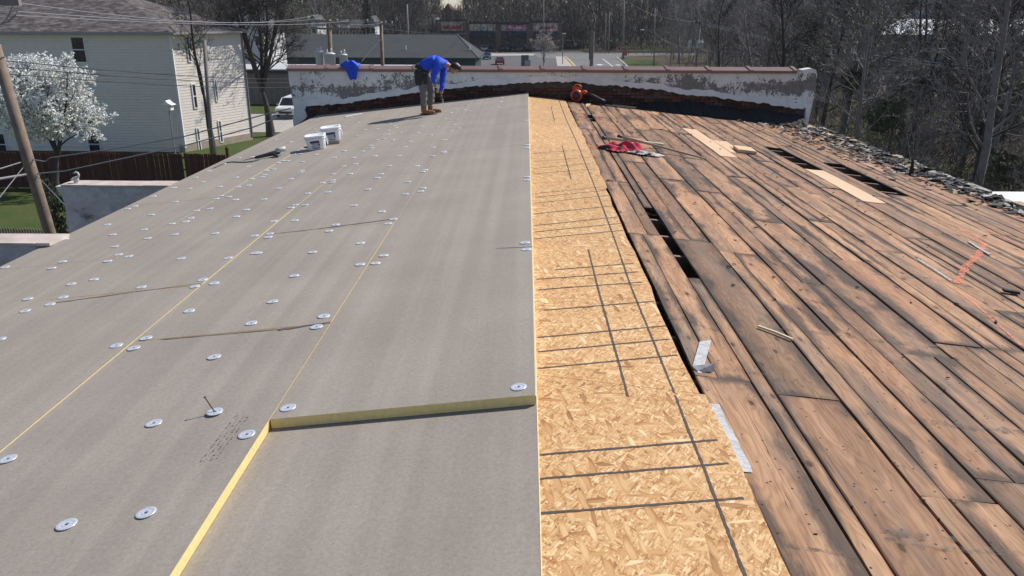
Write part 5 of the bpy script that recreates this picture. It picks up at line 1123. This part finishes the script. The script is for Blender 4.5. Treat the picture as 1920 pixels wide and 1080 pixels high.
q = D(1889, 380, 26); t = thing('shed', 'small white-roofed shed just past the right roof edge', 'shed', (q.x, 26, 0)); m = MB(); m.box(-.5, 0, 0, 1.6, 2, q.z - .15); m.build('wall', M['whitewash'], t); m = MB(); m.hexa([(-.75, -.15, q.z - .14), (1.9, -.15, q.z - .14), (1.9, 1.3, q.z + .02), (-.75, 1.3, q.z + .02), (-.75, -.15, q.z - .06), (1.9, -.15, q.z - .06), (1.9, 1.3, q.z + .1), (-.75, 1.3, q.z + .1)]); m.build('roof', M['metroof'], t)
# houses among the far trees
def house(label, x, ybase, Y, wpx, zw, zr_, wm, rm, gable_front, depth=9, win=2):
    c = D(x, ybase, Y).x; w = wpx * Y / 1450 / 2; t = thing('house', label, 'house', (c, Y, 0)); m = MB(); m.box(-w, 0, 0, w, depth, zw)
    m.build('wall', wm, t); m = MB(); e = .35
    if gable_front:
        m.add([(-w, .0, zw), (w, 0, zw), (0, 0, zr_ - .1)], [(0, 1, 2)]); m.build('gable', wm, t); m = MB()
        for s_ in (-1, 1): m.hexa([(s_ * (w + e), -e, zw - .15), (0, -e, zr_), (0, depth, zr_), (s_ * (w + e), depth, zw - .15), (s_ * (w + e), -e, zw + .05), (0, -e, zr_ + .2), (0, depth, zr_ + .2), (s_ * (w + e), depth, zw + .05)])
    else: m.add([(-w - e, -e, zw), (w + e, -e, zw), (w + e, depth + e, zw), (-w - e, depth + e, zw), (-w - e, depth / 2, zr_), (w + e, depth / 2, zr_)], [(0, 1, 5, 4), (2, 3, 4, 5), (0, 4, 3), (1, 2, 5), (3, 2, 1, 0)])
    m.build('roof', rm, t)
    for i in range(win):
        xx = -w + 2 * w * (i + .5) / win; m = MB(); m.box(xx - .5, -.06, zw - 2, xx + .5, -.004, zw - .6); f = m.build('window', M['trimw'], t); m = MB(); m.box(xx - .4, -.09, zw - 1.9, xx + .4, -.064, zw - .7); m.build('pane', M['glass'], f)
M['dkroof'] = simple('dark_house_roof', (.06, .06, .065), .9, .2, .5); M['whouse'] = simple('white_house_siding', (.62, .62, .63), .7, .08, 1); M['ghouse'] = simple('grey_house_siding', (.26, .25, .24), .8, .1, 1); M['rbrick'] = simple('red_brick_house', (.16, .06, .045), .9, .2, 1)
house('white gabled house with a dark roof just right of the shingle roof', 462, 60, 112, 60, 7.4, 11.0, M['whouse'], M['dkroof'], True, 10, 3)
house('small white house behind the transformer pole', 589, 60, 180, 12, 7.6, 9.3, M['whouse'], M['dkroof'], True, 8, 1)
house('red brick house low behind the big grey roof', 658, 62, 190, 46, 6.6, 8.5, M['rbrick'], M['dkroof'], False, 9, 4)
house('pale narrow house with two white panels behind the plain pole', 695, 60, 185, 16, 7.5, 9.2, M['whouse'], M['dkroof'], True, 8, 2)
house('grey house left of the row of shops', 800, 60, 240, 44, 6.9, 9.6, M['ghouse'], M['dkroof'], False, 9, 4)
house('red gabled house rising above the left shop', 840, 40, 275, 30, 9.0, 13.0, M['rbrick'], M['rbrick'], True, 10, 2)
# ---- vehicles
M['tyre'] = simple('tyre_rubber', (.015, .015, .015), .9, .2, 9); M['rim'] = simple('wheel_rim', (.4, .4, .41), .35, .1, 9, metal=.6); M['lampw'] = simple('headlamp_glass', (.6, .6, .58), .2, .1, 9); M['lampr'] = simple('tail_lamp', (.3, .01, .01), .3, .1, 9)
def paint_m(n, c): 
    m_ = simple('car_paint_' + n, c, .28, .05, 1); return m_
SH = {'sedan': dict(L=4.6, W=.9, body=[(0, .35), (0, .72), (.25, .82), (1.25, .93), (3.75, .95), (4.55, .88), (4.6, .4)], cab=[(1.2, .93), (1.95, 1.42), (3.1, 1.45), (3.95, .95)]),
      'suv': dict(L=4.8, W=.98, body=[(0, .4), (0, .95), (.2, 1.08), (1.2, 1.12), (4.7, 1.15), (4.8, .5)], cab=[(1.1, 1.12), (1.75, 1.75), (4.3, 1.78), (4.7, 1.15)]),
      'pickup': dict(L=5.7, W=1.0, body=[(0, .5), (0, 1.05), (.2, 1.2), (1.4, 1.22), (5.65, 1.2), (5.7, .6)], cab=[(1.35, 1.22), (1.95, 1.9), (3.5, 1.92), (3.75, 1.2)])}
def car(kind, label, p, rz, mat, scale=1):
    s_ = SH[kind]; Wd = s_['W']; L = s_['L']; t = thing('car' if kind == 'sedan' else 'pickup_truck' if kind == 'pickup' else 'suv', label, 'truck' if kind == 'pickup' else 'car', (p.x, p.y, .02), rz); t.scale = (scale,) * 3
    def prof(pts, w0, w1, zb, zt):
        m = MB(); n = len(pts); k = lambda z: w0 + (w1 - w0) * (z - zb) / (zt - zb)
        for sx in (-1, 1):
            for (y, z) in pts: m.v.append((sx * k(z), y - L / 2, z))
        m.f.append(tuple(range(n))); m.f.append(tuple(range(2 * n - 1, n - 1, -1))); m.m += [0, 0]
        for i in range(n): m.f.append((i, n + i, n + (i + 1) % n, (i + 1) % n)); m.m.append(0)
        bm = bmesh.new(); me = m.mesh('x', mat); bm.from_mesh(me); bmesh.ops.recalc_face_normals(bm, faces=bm.faces); bm.to_mesh(me); bm.free(); return me
    me = prof(s_['body'], Wd, Wd * .96, .35, 1.2); me.name = 'body'; o = link('body', me, t); md = o.modifiers.new('bevel', 'BEVEL'); md.width = .07; md.segments = 2
    c = s_['cab']; zb, zt_ = c[0][1], c[1][1]; me = prof(c, Wd * .93, Wd * .74, zb, zt_); me.name = 'windows'; me.materials[0] = M['glass']; link('windows', me, t)
    m = MB(); y0, y1 = c[1][0] - L / 2, c[2][0] - L / 2; w = Wd * .745; m.hexa([(-w, y0 - .03, zt_ - .04), (w, y0 - .03, zt_ - .04), (w, y1 + .03, c[2][1] - .04), (-w, y1 + .03, c[2][1] - .04), (-w * .94, y0 + .05, zt_ + .04), (w * .94, y0 + .05, zt_ + .04), (w * .94, y1 - .05, c[2][1] + .04), (-w * .94, y1 - .05, c[2][1] + .04)]); m.build('roof', mat, t)
    for sx in (-1, 1):
        for (a, b) in zip(c[:1] + [c[2]], c[1:2] + [c[3]]):
            m = MB(); m.tube([(sx * Wd * (.93 if a[1] < zt_ - .2 else .745), a[0] - L / 2, a[1]), (sx * Wd * (.745 if b[1] > zt_ - .2 else .93), b[0] - L / 2, b[1])], .05, 5); m.build('pillar', mat, t)
        m = MB(); m.ball((sx * (Wd + .1), c[0][0] - L / 2 + .35, zb + .08), (.12, .07, .08)); m.build('mirror', mat, t)
        m = MB(); m.box(min(sx * .5, sx * .86), -L / 2 - .03, s_['body'][1][1] - .2, max(sx * .5, sx * .86), -L / 2 + .04, s_['body'][1][1] - .02); m.build('headlight', M['lampw'], t)
        m = MB(); m.box(min(sx * .62, sx * .86), L / 2 - .05, .7, max(sx * .62, sx * .86), L / 2 + .02, .9); m.build('tail_light', M['lampr'], t)
        for yy in (-L * .31, L * .29):
            RY = Matrix.Rotation(radians(90), 4, 'Y'); m = MB(); m.lathe([(.2, -.11), (.34, -.11), (.36, -.07), (.36, .07), (.34, .11), (.2, .11)], (sx * (Wd - .1), yy, .36), 16, 0, RY); o = m.build('wheel', M['tyre'], t); m = MB(); m.lathe([(.21, -.12), (.21, .12), (.06, .13)], (sx * (Wd - .1), yy, .36), 12, 0, RY); m.build('rim', M['rim'], o)
    m = MB(); m.box(-Wd * .62, -L / 2 - .025, .5, Wd * .62, -L / 2 + .04, s_['body'][1][1] - .24); m.build('grille', M['toolb'], t)
    return t
WH, SV, BL, RD, BG, BK = paint_m('white', (.75, .75, .75)), paint_m('silver', (.32, .35, .36)), paint_m('blue', (.03, .06, .14)), paint_m('red', (.2, .015, .02)), paint_m('beige', (.42, .37, .31)), paint_m('black', (.02, .02, .022))
car('suv', 'white pickup-nosed SUV parked behind the left end of the parapet', P(537, 224) + V((0, 2.4, 0)), 0, WH, 1.05)
gp = lambda x, y: P(x, y)
car('sedan', 'white saloon parked nearest the grey hipped roof', gp(908, 95.5), .1, WH); car('pickup', 'silver-grey truck parked before the shops, tallest of the row', gp(944, 92.5), 0, SV); car('suv', 'dark car with pale windscreen parked right of the silver truck', gp(950, 96), -.15, BK)
car('sedan', 'beige saloon parked under the pink sign', gp(973, 94.8), .1, BG); car('suv', 'dark blue SUV parked before the right-hand shop', gp(1002, 94), 0, BL); car('suv', 'black SUV half hidden behind the flowering tree', gp(1026, 93), .3, BK)
car('sedan', 'blue car beside the right end of the green-walled shop', gp(913, 111), 0, BL); car('sedan', 'red car parked just behind the coping', gp(937, 121), 3.2, RD); car('sedan', 'small grey car in the gloom left of the white saloon', gp(905, 88.5), 0, SV)
car('sedan', 'white car partly hidden by the flowering tree', gp(1008, 95), .2, WH)
# guard rail along the side road
t = thing('guard_rail', 'dark guard rail along the side road in front of the woods', 'guard rail', (0, 0, 0)); a, b = P(1172, 102), P(1300, 103); m = MB(); d = (b - a).normalized()
m.hexa([a + V((0, 0, .5)), b + V((0, 0, .5)), b + V((0, .15, .5)), a + V((0, .15, .5)), a + V((0, 0, .85)), b + V((0, 0, .85)), b + V((0, .15, .85)), a + V((0, .15, .85))]); m.build('rail', M['poleg'], t)
for i in range(9): m = MB(); q = a.lerp(b, (i + .5) / 9); m.box(q.x - .08, q.y + .16, 0, q.x + .08, q.y + .3, .8); m.build('post', M['poleg'], t)

# ================================================================== trees
M['bark'] = simple('bare_bark', (.20, .182, .172), .95, .3, 3); M['bark2'] = simple('pale_bark', (.22, .2, .185), .95, .3, 3); M['barkd'] = simple('dark_bark', (.06, .052, .047), .95, .3, 3); M['bud'] = simple('spring_bud_green', (.13, .15, .045), .9, .3, 3); M['blossom'] = simple('white_blossom', (.82, .82, .78), .8, .08, 3); M['leafg'] = simple('fresh_shrub_green', (.085, .10, .035), .9, .35, 2); M['pine'] = simple('dark_conifer', (.018, .03, .02), .95, .3, 2)
def gen_tree(seed, H, r0, cb=.3, spread=.75, n1=11, n2=6, n3=5, fork=False, rise=.5, tw=.02, bud=0, twn=4, lim=.42):
    rn = random.Random(seed); T = MB(); C = MB(); tips = []
    def rv(): return V((rn.gauss(0, 1), rn.gauss(0, 1), rn.gauss(0, 1)))
    def grow(p, d, L, r, lv, mb):
        n = (6, 4, 3, 2)[lv]; pts = [p]; rs = [r]; q = p.copy(); dd = d.copy()
        for i in range(n):
            dd = (dd + rv() * (.06, .13, .16, .2)[lv] + V((0, 0, (.04, .10, .09, .05)[lv]))).normalized(); q = q + dd * (L / n); pts.append(q.copy()); rs.append(max(r * (1 - (.78 if lv else .7) * (i + 1) / n), .012))
        mb.tube(pts, rs, (7, 5, 3, 3)[lv], cap=False); return pts, rs
    def along(pts, rs, t):
        k = t * (len(pts) - 1); i = min(int(k), len(pts) - 2); f = k - i; return pts[i].lerp(pts[i + 1], f), (pts[i + 1] - pts[i]).normalized(), rs[i] * (1 - f) + rs[i + 1] * f
    def side(d, a):
        s = rv(); s = (s - d * s.dot(d)).normalized(); return (d * cos(a) + s * sin(a)).normalized()
    def sub(pts, rs, L, lv):
        cnt = (0, n2, n3)[lv]
        for k in range(cnt):
            t = .25 + .75 * (k + rn.random()) / cnt; q, d, r = along(pts, rs, min(t, .98)); nd = side(d, rn.uniform(.45, .95)); ll = L * rn.uniform(.4, .65) * (1.15 - .5 * t)
            pp, rr = grow(q, nd, ll, max(r * .62, .014), lv + 1, C)
            if lv < 2: sub(pp, rr, ll, lv + 1)
            for _ in range(twn):
                q2, d2, r2 = along(pp, rr, rn.uniform(.2, 1)); e = q2 + side(d2, rn.uniform(.3, .9)) * ll * rn.uniform(.35, .8) + V((0, 0, .06)); w = rv().cross(e - q2).normalized() * tw * .5; C.add([q2 - w, q2 + w, e], [(0, 1, 2)]); tips.append(e)
    trunks = [(V((0, 0, 0)), V((0, 0, 1)), H * .8, r0)]
    if fork:
        pts, rs = grow(V((0, 0, -.1)), V((rn.uniform(-.03, .03), 0, 1)), H * cb, r0, 0, T); trunks = [(pts[-1] - V((0, 0, .1)), (V((cos(a), sin(a), 0)) * rn.uniform(.12, .42) + V((0, 0, 1))).normalized(), H * (1 - cb) * rn.uniform(.75, 1), r0 * .42) for a in [i * 6.28 / fork + rn.uniform(-.3, .3) for i in range(fork)]]
    for (p, d, L, r) in trunks:
        pts, rs = grow(p - V((0, 0, .1)) if not fork else p, d, L, r, 0, T); nn = n1 if not fork else max(4, n1 // 2)
        for k in range(nn):
            t = (cb if not fork else .1) + (1 - (cb if not fork else .1)) * (k + rn.random() * .8) / nn; q, dd, rr_ = along(pts, rs, min(t, .99)); a = k * 2.4 + rn.uniform(-.5, .5); up_a = rise + rn.uniform(-.2, .3)
            nd = V((cos(a), sin(a), up_a)).normalized(); ll = H * lim * spread * (1.2 - .75 * t) * rn.uniform(.75, 1.2); pp, r3 = grow(q, nd, ll, max(rr_ * .5, .025), 1, T); sub(pp, r3, ll, 1)
    if bud:
        for e in rn.sample(tips, min(bud, len(tips))):
            a = rv().normalized(); b = a.orthogonal().normalized(); k = rn.uniform(.06, .14); C.add([e - a * k, e + b * k * .6, e + a * k, e - b * k * .6], [(0, 1, 2, 3)], 1)
    return T, C, tips
def tree(name, label, parts, p, rz=0, sc=1, group=None, cat='tree'):
    t = thing(name, label, cat, p, rz, group); t.scale = sc if isinstance(sc, tuple) else (sc,) * 3
    link('trunk', parts[0], t); link('crown', parts[1], t); return t
def proto(seed, bark='bark', mk='bud', **kw):
    T, C, tips = gen_tree(seed, **kw); return T.mesh('trunk', M[bark], True), C.mesh('crown', [M[bark], M[mk]])
VW = [proto(s, bark=b, H=h, r0=r, cb=cb, spread=sp, n1=12, n2=6, n3=4, twn=5, tw=.05, rise=ri, bud=bu) for s, b, h, r, cb, sp, ri, bu in [(1, 'bark', 17, .24, .28, .7, .7, 0), (2, 'barkd', 15, .19, .2, .75, .6, 0), (3, 'bark', 18, .28, .35, .6, .9, 0), (4, 'bark2', 14, .17, .18, .8, .5, 0), (5, 'barkd', 16, .22, .25, .65, .8, 0), (6, 'bark', 13, .15, .15, .8, .6, 900)]]
random.seed(101); WL = ['slender bare grey tree standing in the woods at right', 'dark bare tree standing in the woods at right', 'tall bare tree with upright limbs in the woods at right', 'pale-barked bare tree in the woods at right', 'dark tall bare tree with upright limbs in the woods at right', 'budding yellow-green tree in the woods at right']
nw = 0; pos = []
for i in range(900):
    x = random.uniform(1190, 2060); Y = 34 + 190 * random.random() ** 1.25; q = D(x, 200, Y); X = q.x
    if X < (17 if Y < 60 else 19 + (Y - 60) * .09) + random.uniform(0, 4) or (Y > 196 and X < 34) or (116 < Y < 142 and X > 50) or (157 < Y < 178 and 54 < X < 77) or (150 < Y < 170 and X < 38): continue
    low = x > 1650 and Y < 119
    if low and Y < 62 and random.random() < .5: continue
    if any((X - a) ** 2 + (Y - b) ** 2 < (1.5 + Y * .012) ** 2 for a, b in pos): continue
    pos.append((X, Y)); k = random.choices(range(6), (4, 4, 3, 2.2, 4, 1.6))[0]
    tree('bare_tree' if k < 5 else 'budding_tree', WL[k], VW[k], (X, Y, 0), random.uniform(0, 6), (random.uniform(.7, .95) if random.random() < .2 else random.uniform(.34, .48)) if low else random.uniform(.7, 1.05), 'trees of the woods at right'); nw += 1
    if nw >= 225: break
# row behind the shops and houses
k_ = 0
for i in range(110):
    x = -20 + 1290 * (i + random.random()) / 110; Y = random.uniform(248, 300) if x > 800 else random.uniform(190, 280); q = D(x, 60, Y)
    gap = 815 < x < 862; sc = random.uniform(.75, 1.1) * (.72 if gap else 1) * (1.0 if Y < 240 else 1.1); k = random.choices(range(6), (4, 4, 3, 1, 4, 3))[0]
    if x < 330 and random.random() < .6: continue
    tree('bare_tree' if k < 5 else 'budding_tree', 'bare tree in the line behind the shops and houses' if k < 5 else 'budding yellow-green tree in the line behind the shops', VW[k], (q.x, Y, 0), random.uniform(0, 6), sc, 'tree line behind the shops')
for (x, Y, s, lab) in [(575, 165, .95, 'pale green budding tree behind the transformer pole'), (640, 172, 1.05, 'pale green budding tree left of the dark conifer'), (1260, 172, .8, 'yellow-green budding tree behind the transformer pole at right'), (1085, 252, .8, 'green budding tree right of the shops'), (985, 255, .8, 'light green budding tree behind the pink sign'), (1590, 120, .8, 'budding olive tree in the dark woods above the parapet end')]:
    q = D(x, 60, Y); tree('budding_tree', lab, VW[5], (q.x, Y, 0), s * 9, s)
BT = [proto(31, bark='barkd', H=15, r0=.42, fork=5, cb=.26, n1=18, n2=8, n3=5, twn=5, tw=.03, spread=.6, rise=.8), proto(32, bark='barkd', H=17, r0=.5, fork=3, cb=.3, n1=12, n2=6, n3=5, twn=4, tw=.05, spread=.8, rise=.4)]
q = P(508, 256); tree('bare_tree', 'multi-stemmed dark bare tree beside the driveway', BT[0], (q.x, q.y, 0), .6, (1.0, 1.0, .98))
for (x, Y, lab, s, rz) in [(748, 178, 'large spreading bare tree right of the plain pole', .95, 0), (770, 186, 'spreading bare tree behind the pale utility pole', 1.0, 2), (1074, 242, 'tall dark bare tree right of the shops', 1.0, 1), (1720, 88, 'large dark bare tree before the white shed roof', .9, 3), (1850, 70, 'large dark bare tree leaning over the woods at far right', .9, 4), (1640, 100, 'big bare tree just left of the white shed', .9, 5)]:
    q = D(x, 90, Y); tree('bare_tree', lab, BT[1], (q.x, Y, 0), rz, s)
# the slender twin tree against the lit facade
TA = proto(41, bark='barkd', H=13.5, r0=.26, fork=2, cb=.34, n1=12, n2=5, n3=4, twn=4, tw=.022, spread=.42, rise=.7, bud=160)
tree('bare_tree', 'slender twin-stemmed bare tree against the sunlit house wall', TA, (-22.1, 54.6, 0), 1.9, 1)
# conifer
m = MB(); rn = random.Random(8); C = MB(); m.tube([(0, 0, 0), (0, 0, 13)], [.25, .04], 7)
for i in range(2600):
    z = 1.5 + 11.3 * rn.random() ** 1.2; R = (13.2 - z) * .27 + .2; a = rn.uniform(0, 6.28); r = R * sqrt(rn.random()); c = V((cos(a) * r, sin(a) * r, z - r * .25)); d = V((cos(a), sin(a), -.3 + rn.uniform(-.2, .2))) * rn.uniform(.3, .6); w = V((-sin(a), cos(a), rn.uniform(-.3, .3))) * .14; C.add([c - w, c + w, c + d], [(0, 1, 2)])
q = D(690, 60, 176); tree('conifer', 'dark evergreen conifer among the bare trees left of the spreading trees', (m.mesh('trunk', M['barkd']), C.mesh('crown', M['pine'])), (q.x, 176, 0))
# blossoming trees
def blossom(seed, H, r0, n, br, s, rx_, cb, spread, dense, top=None):
    T, C, tips = gen_tree(seed, H=H, r0=r0, cb=cb, spread=spread, n1=13, n2=6, n3=4, twn=3, tw=.02, rise=.8, fork=3); rn = random.Random(seed); B = MB(); tips = [t for t in tips if t.z > H * .24]
    for i in range(n):
        c = rn.choice(tips) + V((rn.gauss(0, 1), rn.gauss(0, 1), rn.gauss(0, 1))) * br
        if rx_ and rn.random() < .62:
            a_ = rn.uniform(0, 6.283); ph = rn.uniform(-1, 1); rr_ = (rn.random() ** .4); lob = 1 + .16 * sin(3 * a_ + 1) + .12 * sin(5 * a_ + ph * 4); c = V((cos(a_) * sqrt(1 - ph * ph) * rx_ * lob, sin(a_) * sqrt(1 - ph * ph) * rx_ * lob, ph * rx_ * .98)) * rr_ + V((-.15, 0, top - rx_))
        if top and c.z > top - rn.random() * .5: c.z = top - rn.random() * 1.2
        for _ in range(dense):
            q = c + V((rn.gauss(0, 1), rn.gauss(0, 1), rn.gauss(0, 1))) * s * .8; a = V((rn.gauss(0, 1), rn.gauss(0, 1), rn.gauss(0, 1))).normalized(); b = a.orthogonal().normalized(); k = s * rn.uniform(.5, 1.1); B.add([q - a * k, q - b * k, q + a * k, q + b * k], [(0, 1, 2, 3)])
    return T, C, B
T, C, B = blossom(52, 7.0, .27, 6600, .09, .058, 2.4, .34, .78, 10, 7.6)
t = thing('blossoming_tree', 'white blossoming pear tree with dark trunk in front of the shaded house wall', 'tree', (-26.4, 42.4, 0)); link('trunk', T.mesh('trunk', M['barkd'], True), t); link('branches', C.mesh('branches', M['barkd']), t); link('blossom', B.mesh('blossom', M['blossom']), t)
T, C, B = blossom(53, 6.2, .12, 900, .14, .08, 0, .2, 1.1, 3)
M['blos2'] = simple('greyish_blossom', (.34, .30, .25), .85, .15, 3)
q = P(1019, 124); t = thing('blossoming_tree', 'small pale flowering tree behind the coping near the shops', 'tree', (q.x, q.y, 0)); link('trunk', T.mesh('trunk', M['bark'], True), t); link('branches', C.mesh('branches', M['bark']), t); link('blossom', B.mesh('blossom', M['blos2']), t)
# shrubs
lm = [leafblob(700, (1.6, 1.5, 1.5), .2, 5).mesh('leaves', M['leafg']), leafblob(700, (1.5, 1.4, 1.3), .16, 6).mesh('leaves', simple('olive_shrub', (.055, .06, .032), .95, .35, 2))]
for (x, y, Y, s, k, lab) in [(1658, 215, 52, .85, 0, 'bright yellow-green shrub in the dark woods right of the parapet'), (1885, 180, 50, 1.0, 0, 'bright green shrub high at the right edge of the woods'), (1840, 240, 45, .9, 1, 'olive shrub low among the trunks at far right'), (1720, 165, 60, .9, 1, 'olive shrub in the middle of the right woods'), (1600, 150, 62, .8, 1, 'olive shrub just right of the parapet end'), (1080, 75, 248, 2.4, 0, 'rounded bright green shrub right of the trash enclosure'), (1880, 320, 40, .9, 1, 'dark olive shrub above the white-roofed shed'), (1145, 88, 236, 1.2, 1, 'low olive shrub at the foot of the pole pair')]:
    q = D(x, y, Y); link('shrub', lm[k], None, (q.x, Y, max(q.z, 1.0 * s)), lab, 'shrub', rz=x).scale = (s, s, s)
# ---- undergrowth, leaf litter twigs and the far wood that reads as one mass
def twigs(n, f, l0, l1, w, up_, seed, mats):
    rn = random.Random(seed); vs = []; fs = []
    for i in range(n):
        x, y, z = f(rn); a = rn.uniform(0, 6.283); e = rn.uniform(*up_); L = rn.uniform(l0, l1); dx, dy, dz = cos(a) * cos(e) * L, sin(a) * cos(e) * L, sin(e) * L; b = rn.uniform(0, 6.283); wx, wy = cos(b) * w, sin(b) * w; k = len(vs)
        vs += [(x - wx, y - wy, z), (x + wx, y + wy, z), (x + dx, y + dy, z + dz)]; fs.append((k, k + 1, k + 2))
    m = MB(); m.v = vs; m.f = fs; m.m = [0] * n if len(mats) == 1 else [0 if rn.random() < .75 else 1 for _ in fs]; return m
def f1(rn):
    while 1:
        Y = 30 + 120 * rn.random() ** 1.3; X = rn.uniform(12, 12 + Y * .75)
        if X > (15 if Y < 60 else 17 + (Y - 60) * .09): return X, Y, 2.6 * rn.random() ** 2
M['brush'] = simple('brown_brush', (.085, .065, .05), .95, .4, 2)
twigs(52000, f1, .5, 2.4, .02, (-.1, 1.3), 61, [1, 2]).build('underbrush', [M['brush'], simple('brush_green', (.06, .075, .025), .95, .3, 2)], label='brown tangled underbrush on the floor of the right woods', cat='underbrush', kind='stuff')
def f2(rn):
    Y = rn.uniform(225, 330); a = rn.uniform(-.7, .72); X = a * Y; k = 1
    return X, Y, 18.5 * rn.random() ** .85 * (.55 if -.105 < a < -.078 else 1)
twigs(170000, f2, 1.2, 4.5, .11, (.2, 1.5), 62, [1, 2]).build('far_wood', [simple('far_bare_wood', (.075, .066, .066), .95, .3, .5), simple('far_wood_olive', (.08, .08, .045), .95, .3, .5)], label='far bare wood closing the horizon behind everything', cat='wood', kind='stuff')
def f3(rn):
    while 1:
        Y = rn.uniform(70, 225); X = rn.uniform(20, 30 + Y * .75)
        if X > 20 + (Y - 60) * .1 and not (Y < 119 and X / Y > .42 and rn.random() < .97) and not (119 < Y < 140 and X > 50): return X, Y, 13 * rn.random() ** .9
m = twigs(60000, f3, .8, 3.2, .028, (.1, 1.5), 63, [1]); m.m = [0] * len(m.f); m.build('thicket', M['bark'], label='fine bare twigs filling the woods between the trunks', cat='twigs', kind='stuff')
for (x, y, Y, s_, lab) in [(118, 408, 24, .35, 'thin dark shrub between the leaning pole and the farther block wall'), (88, 365, 30, .3, 'sparse low shrub beside the leaning pole')]:
    q = D(x, y, Y); link('shrub', lm[1], None, (q.x, Y, q.z), lab, 'shrub', rz=x).scale = (s_, s_, s_ * 2)
# ---- thin spring haze: one closed box round the whole place, camera included
HZ = bpy.data.materials.new('thin_haze'); HZ.use_nodes = True; hn = HZ.node_tree; hn.nodes.remove(hn.nodes['Principled BSDF']); pv = hn.nodes.new('ShaderNodeVolumePrincipled')
pv.inputs['Color'].default_value = (.93, .95, 1, 1); pv.inputs['Density'].default_value = .00014; hn.links.new(pv.outputs[0], hn.nodes['Material Output'].inputs['Volume'])
m = MB(); m.box(-1000, -400, -1, 1000, 1600, 34); m.build('haze', HZ, label='thin pale haze in the air over the woods', cat='haze', kind='stuff')
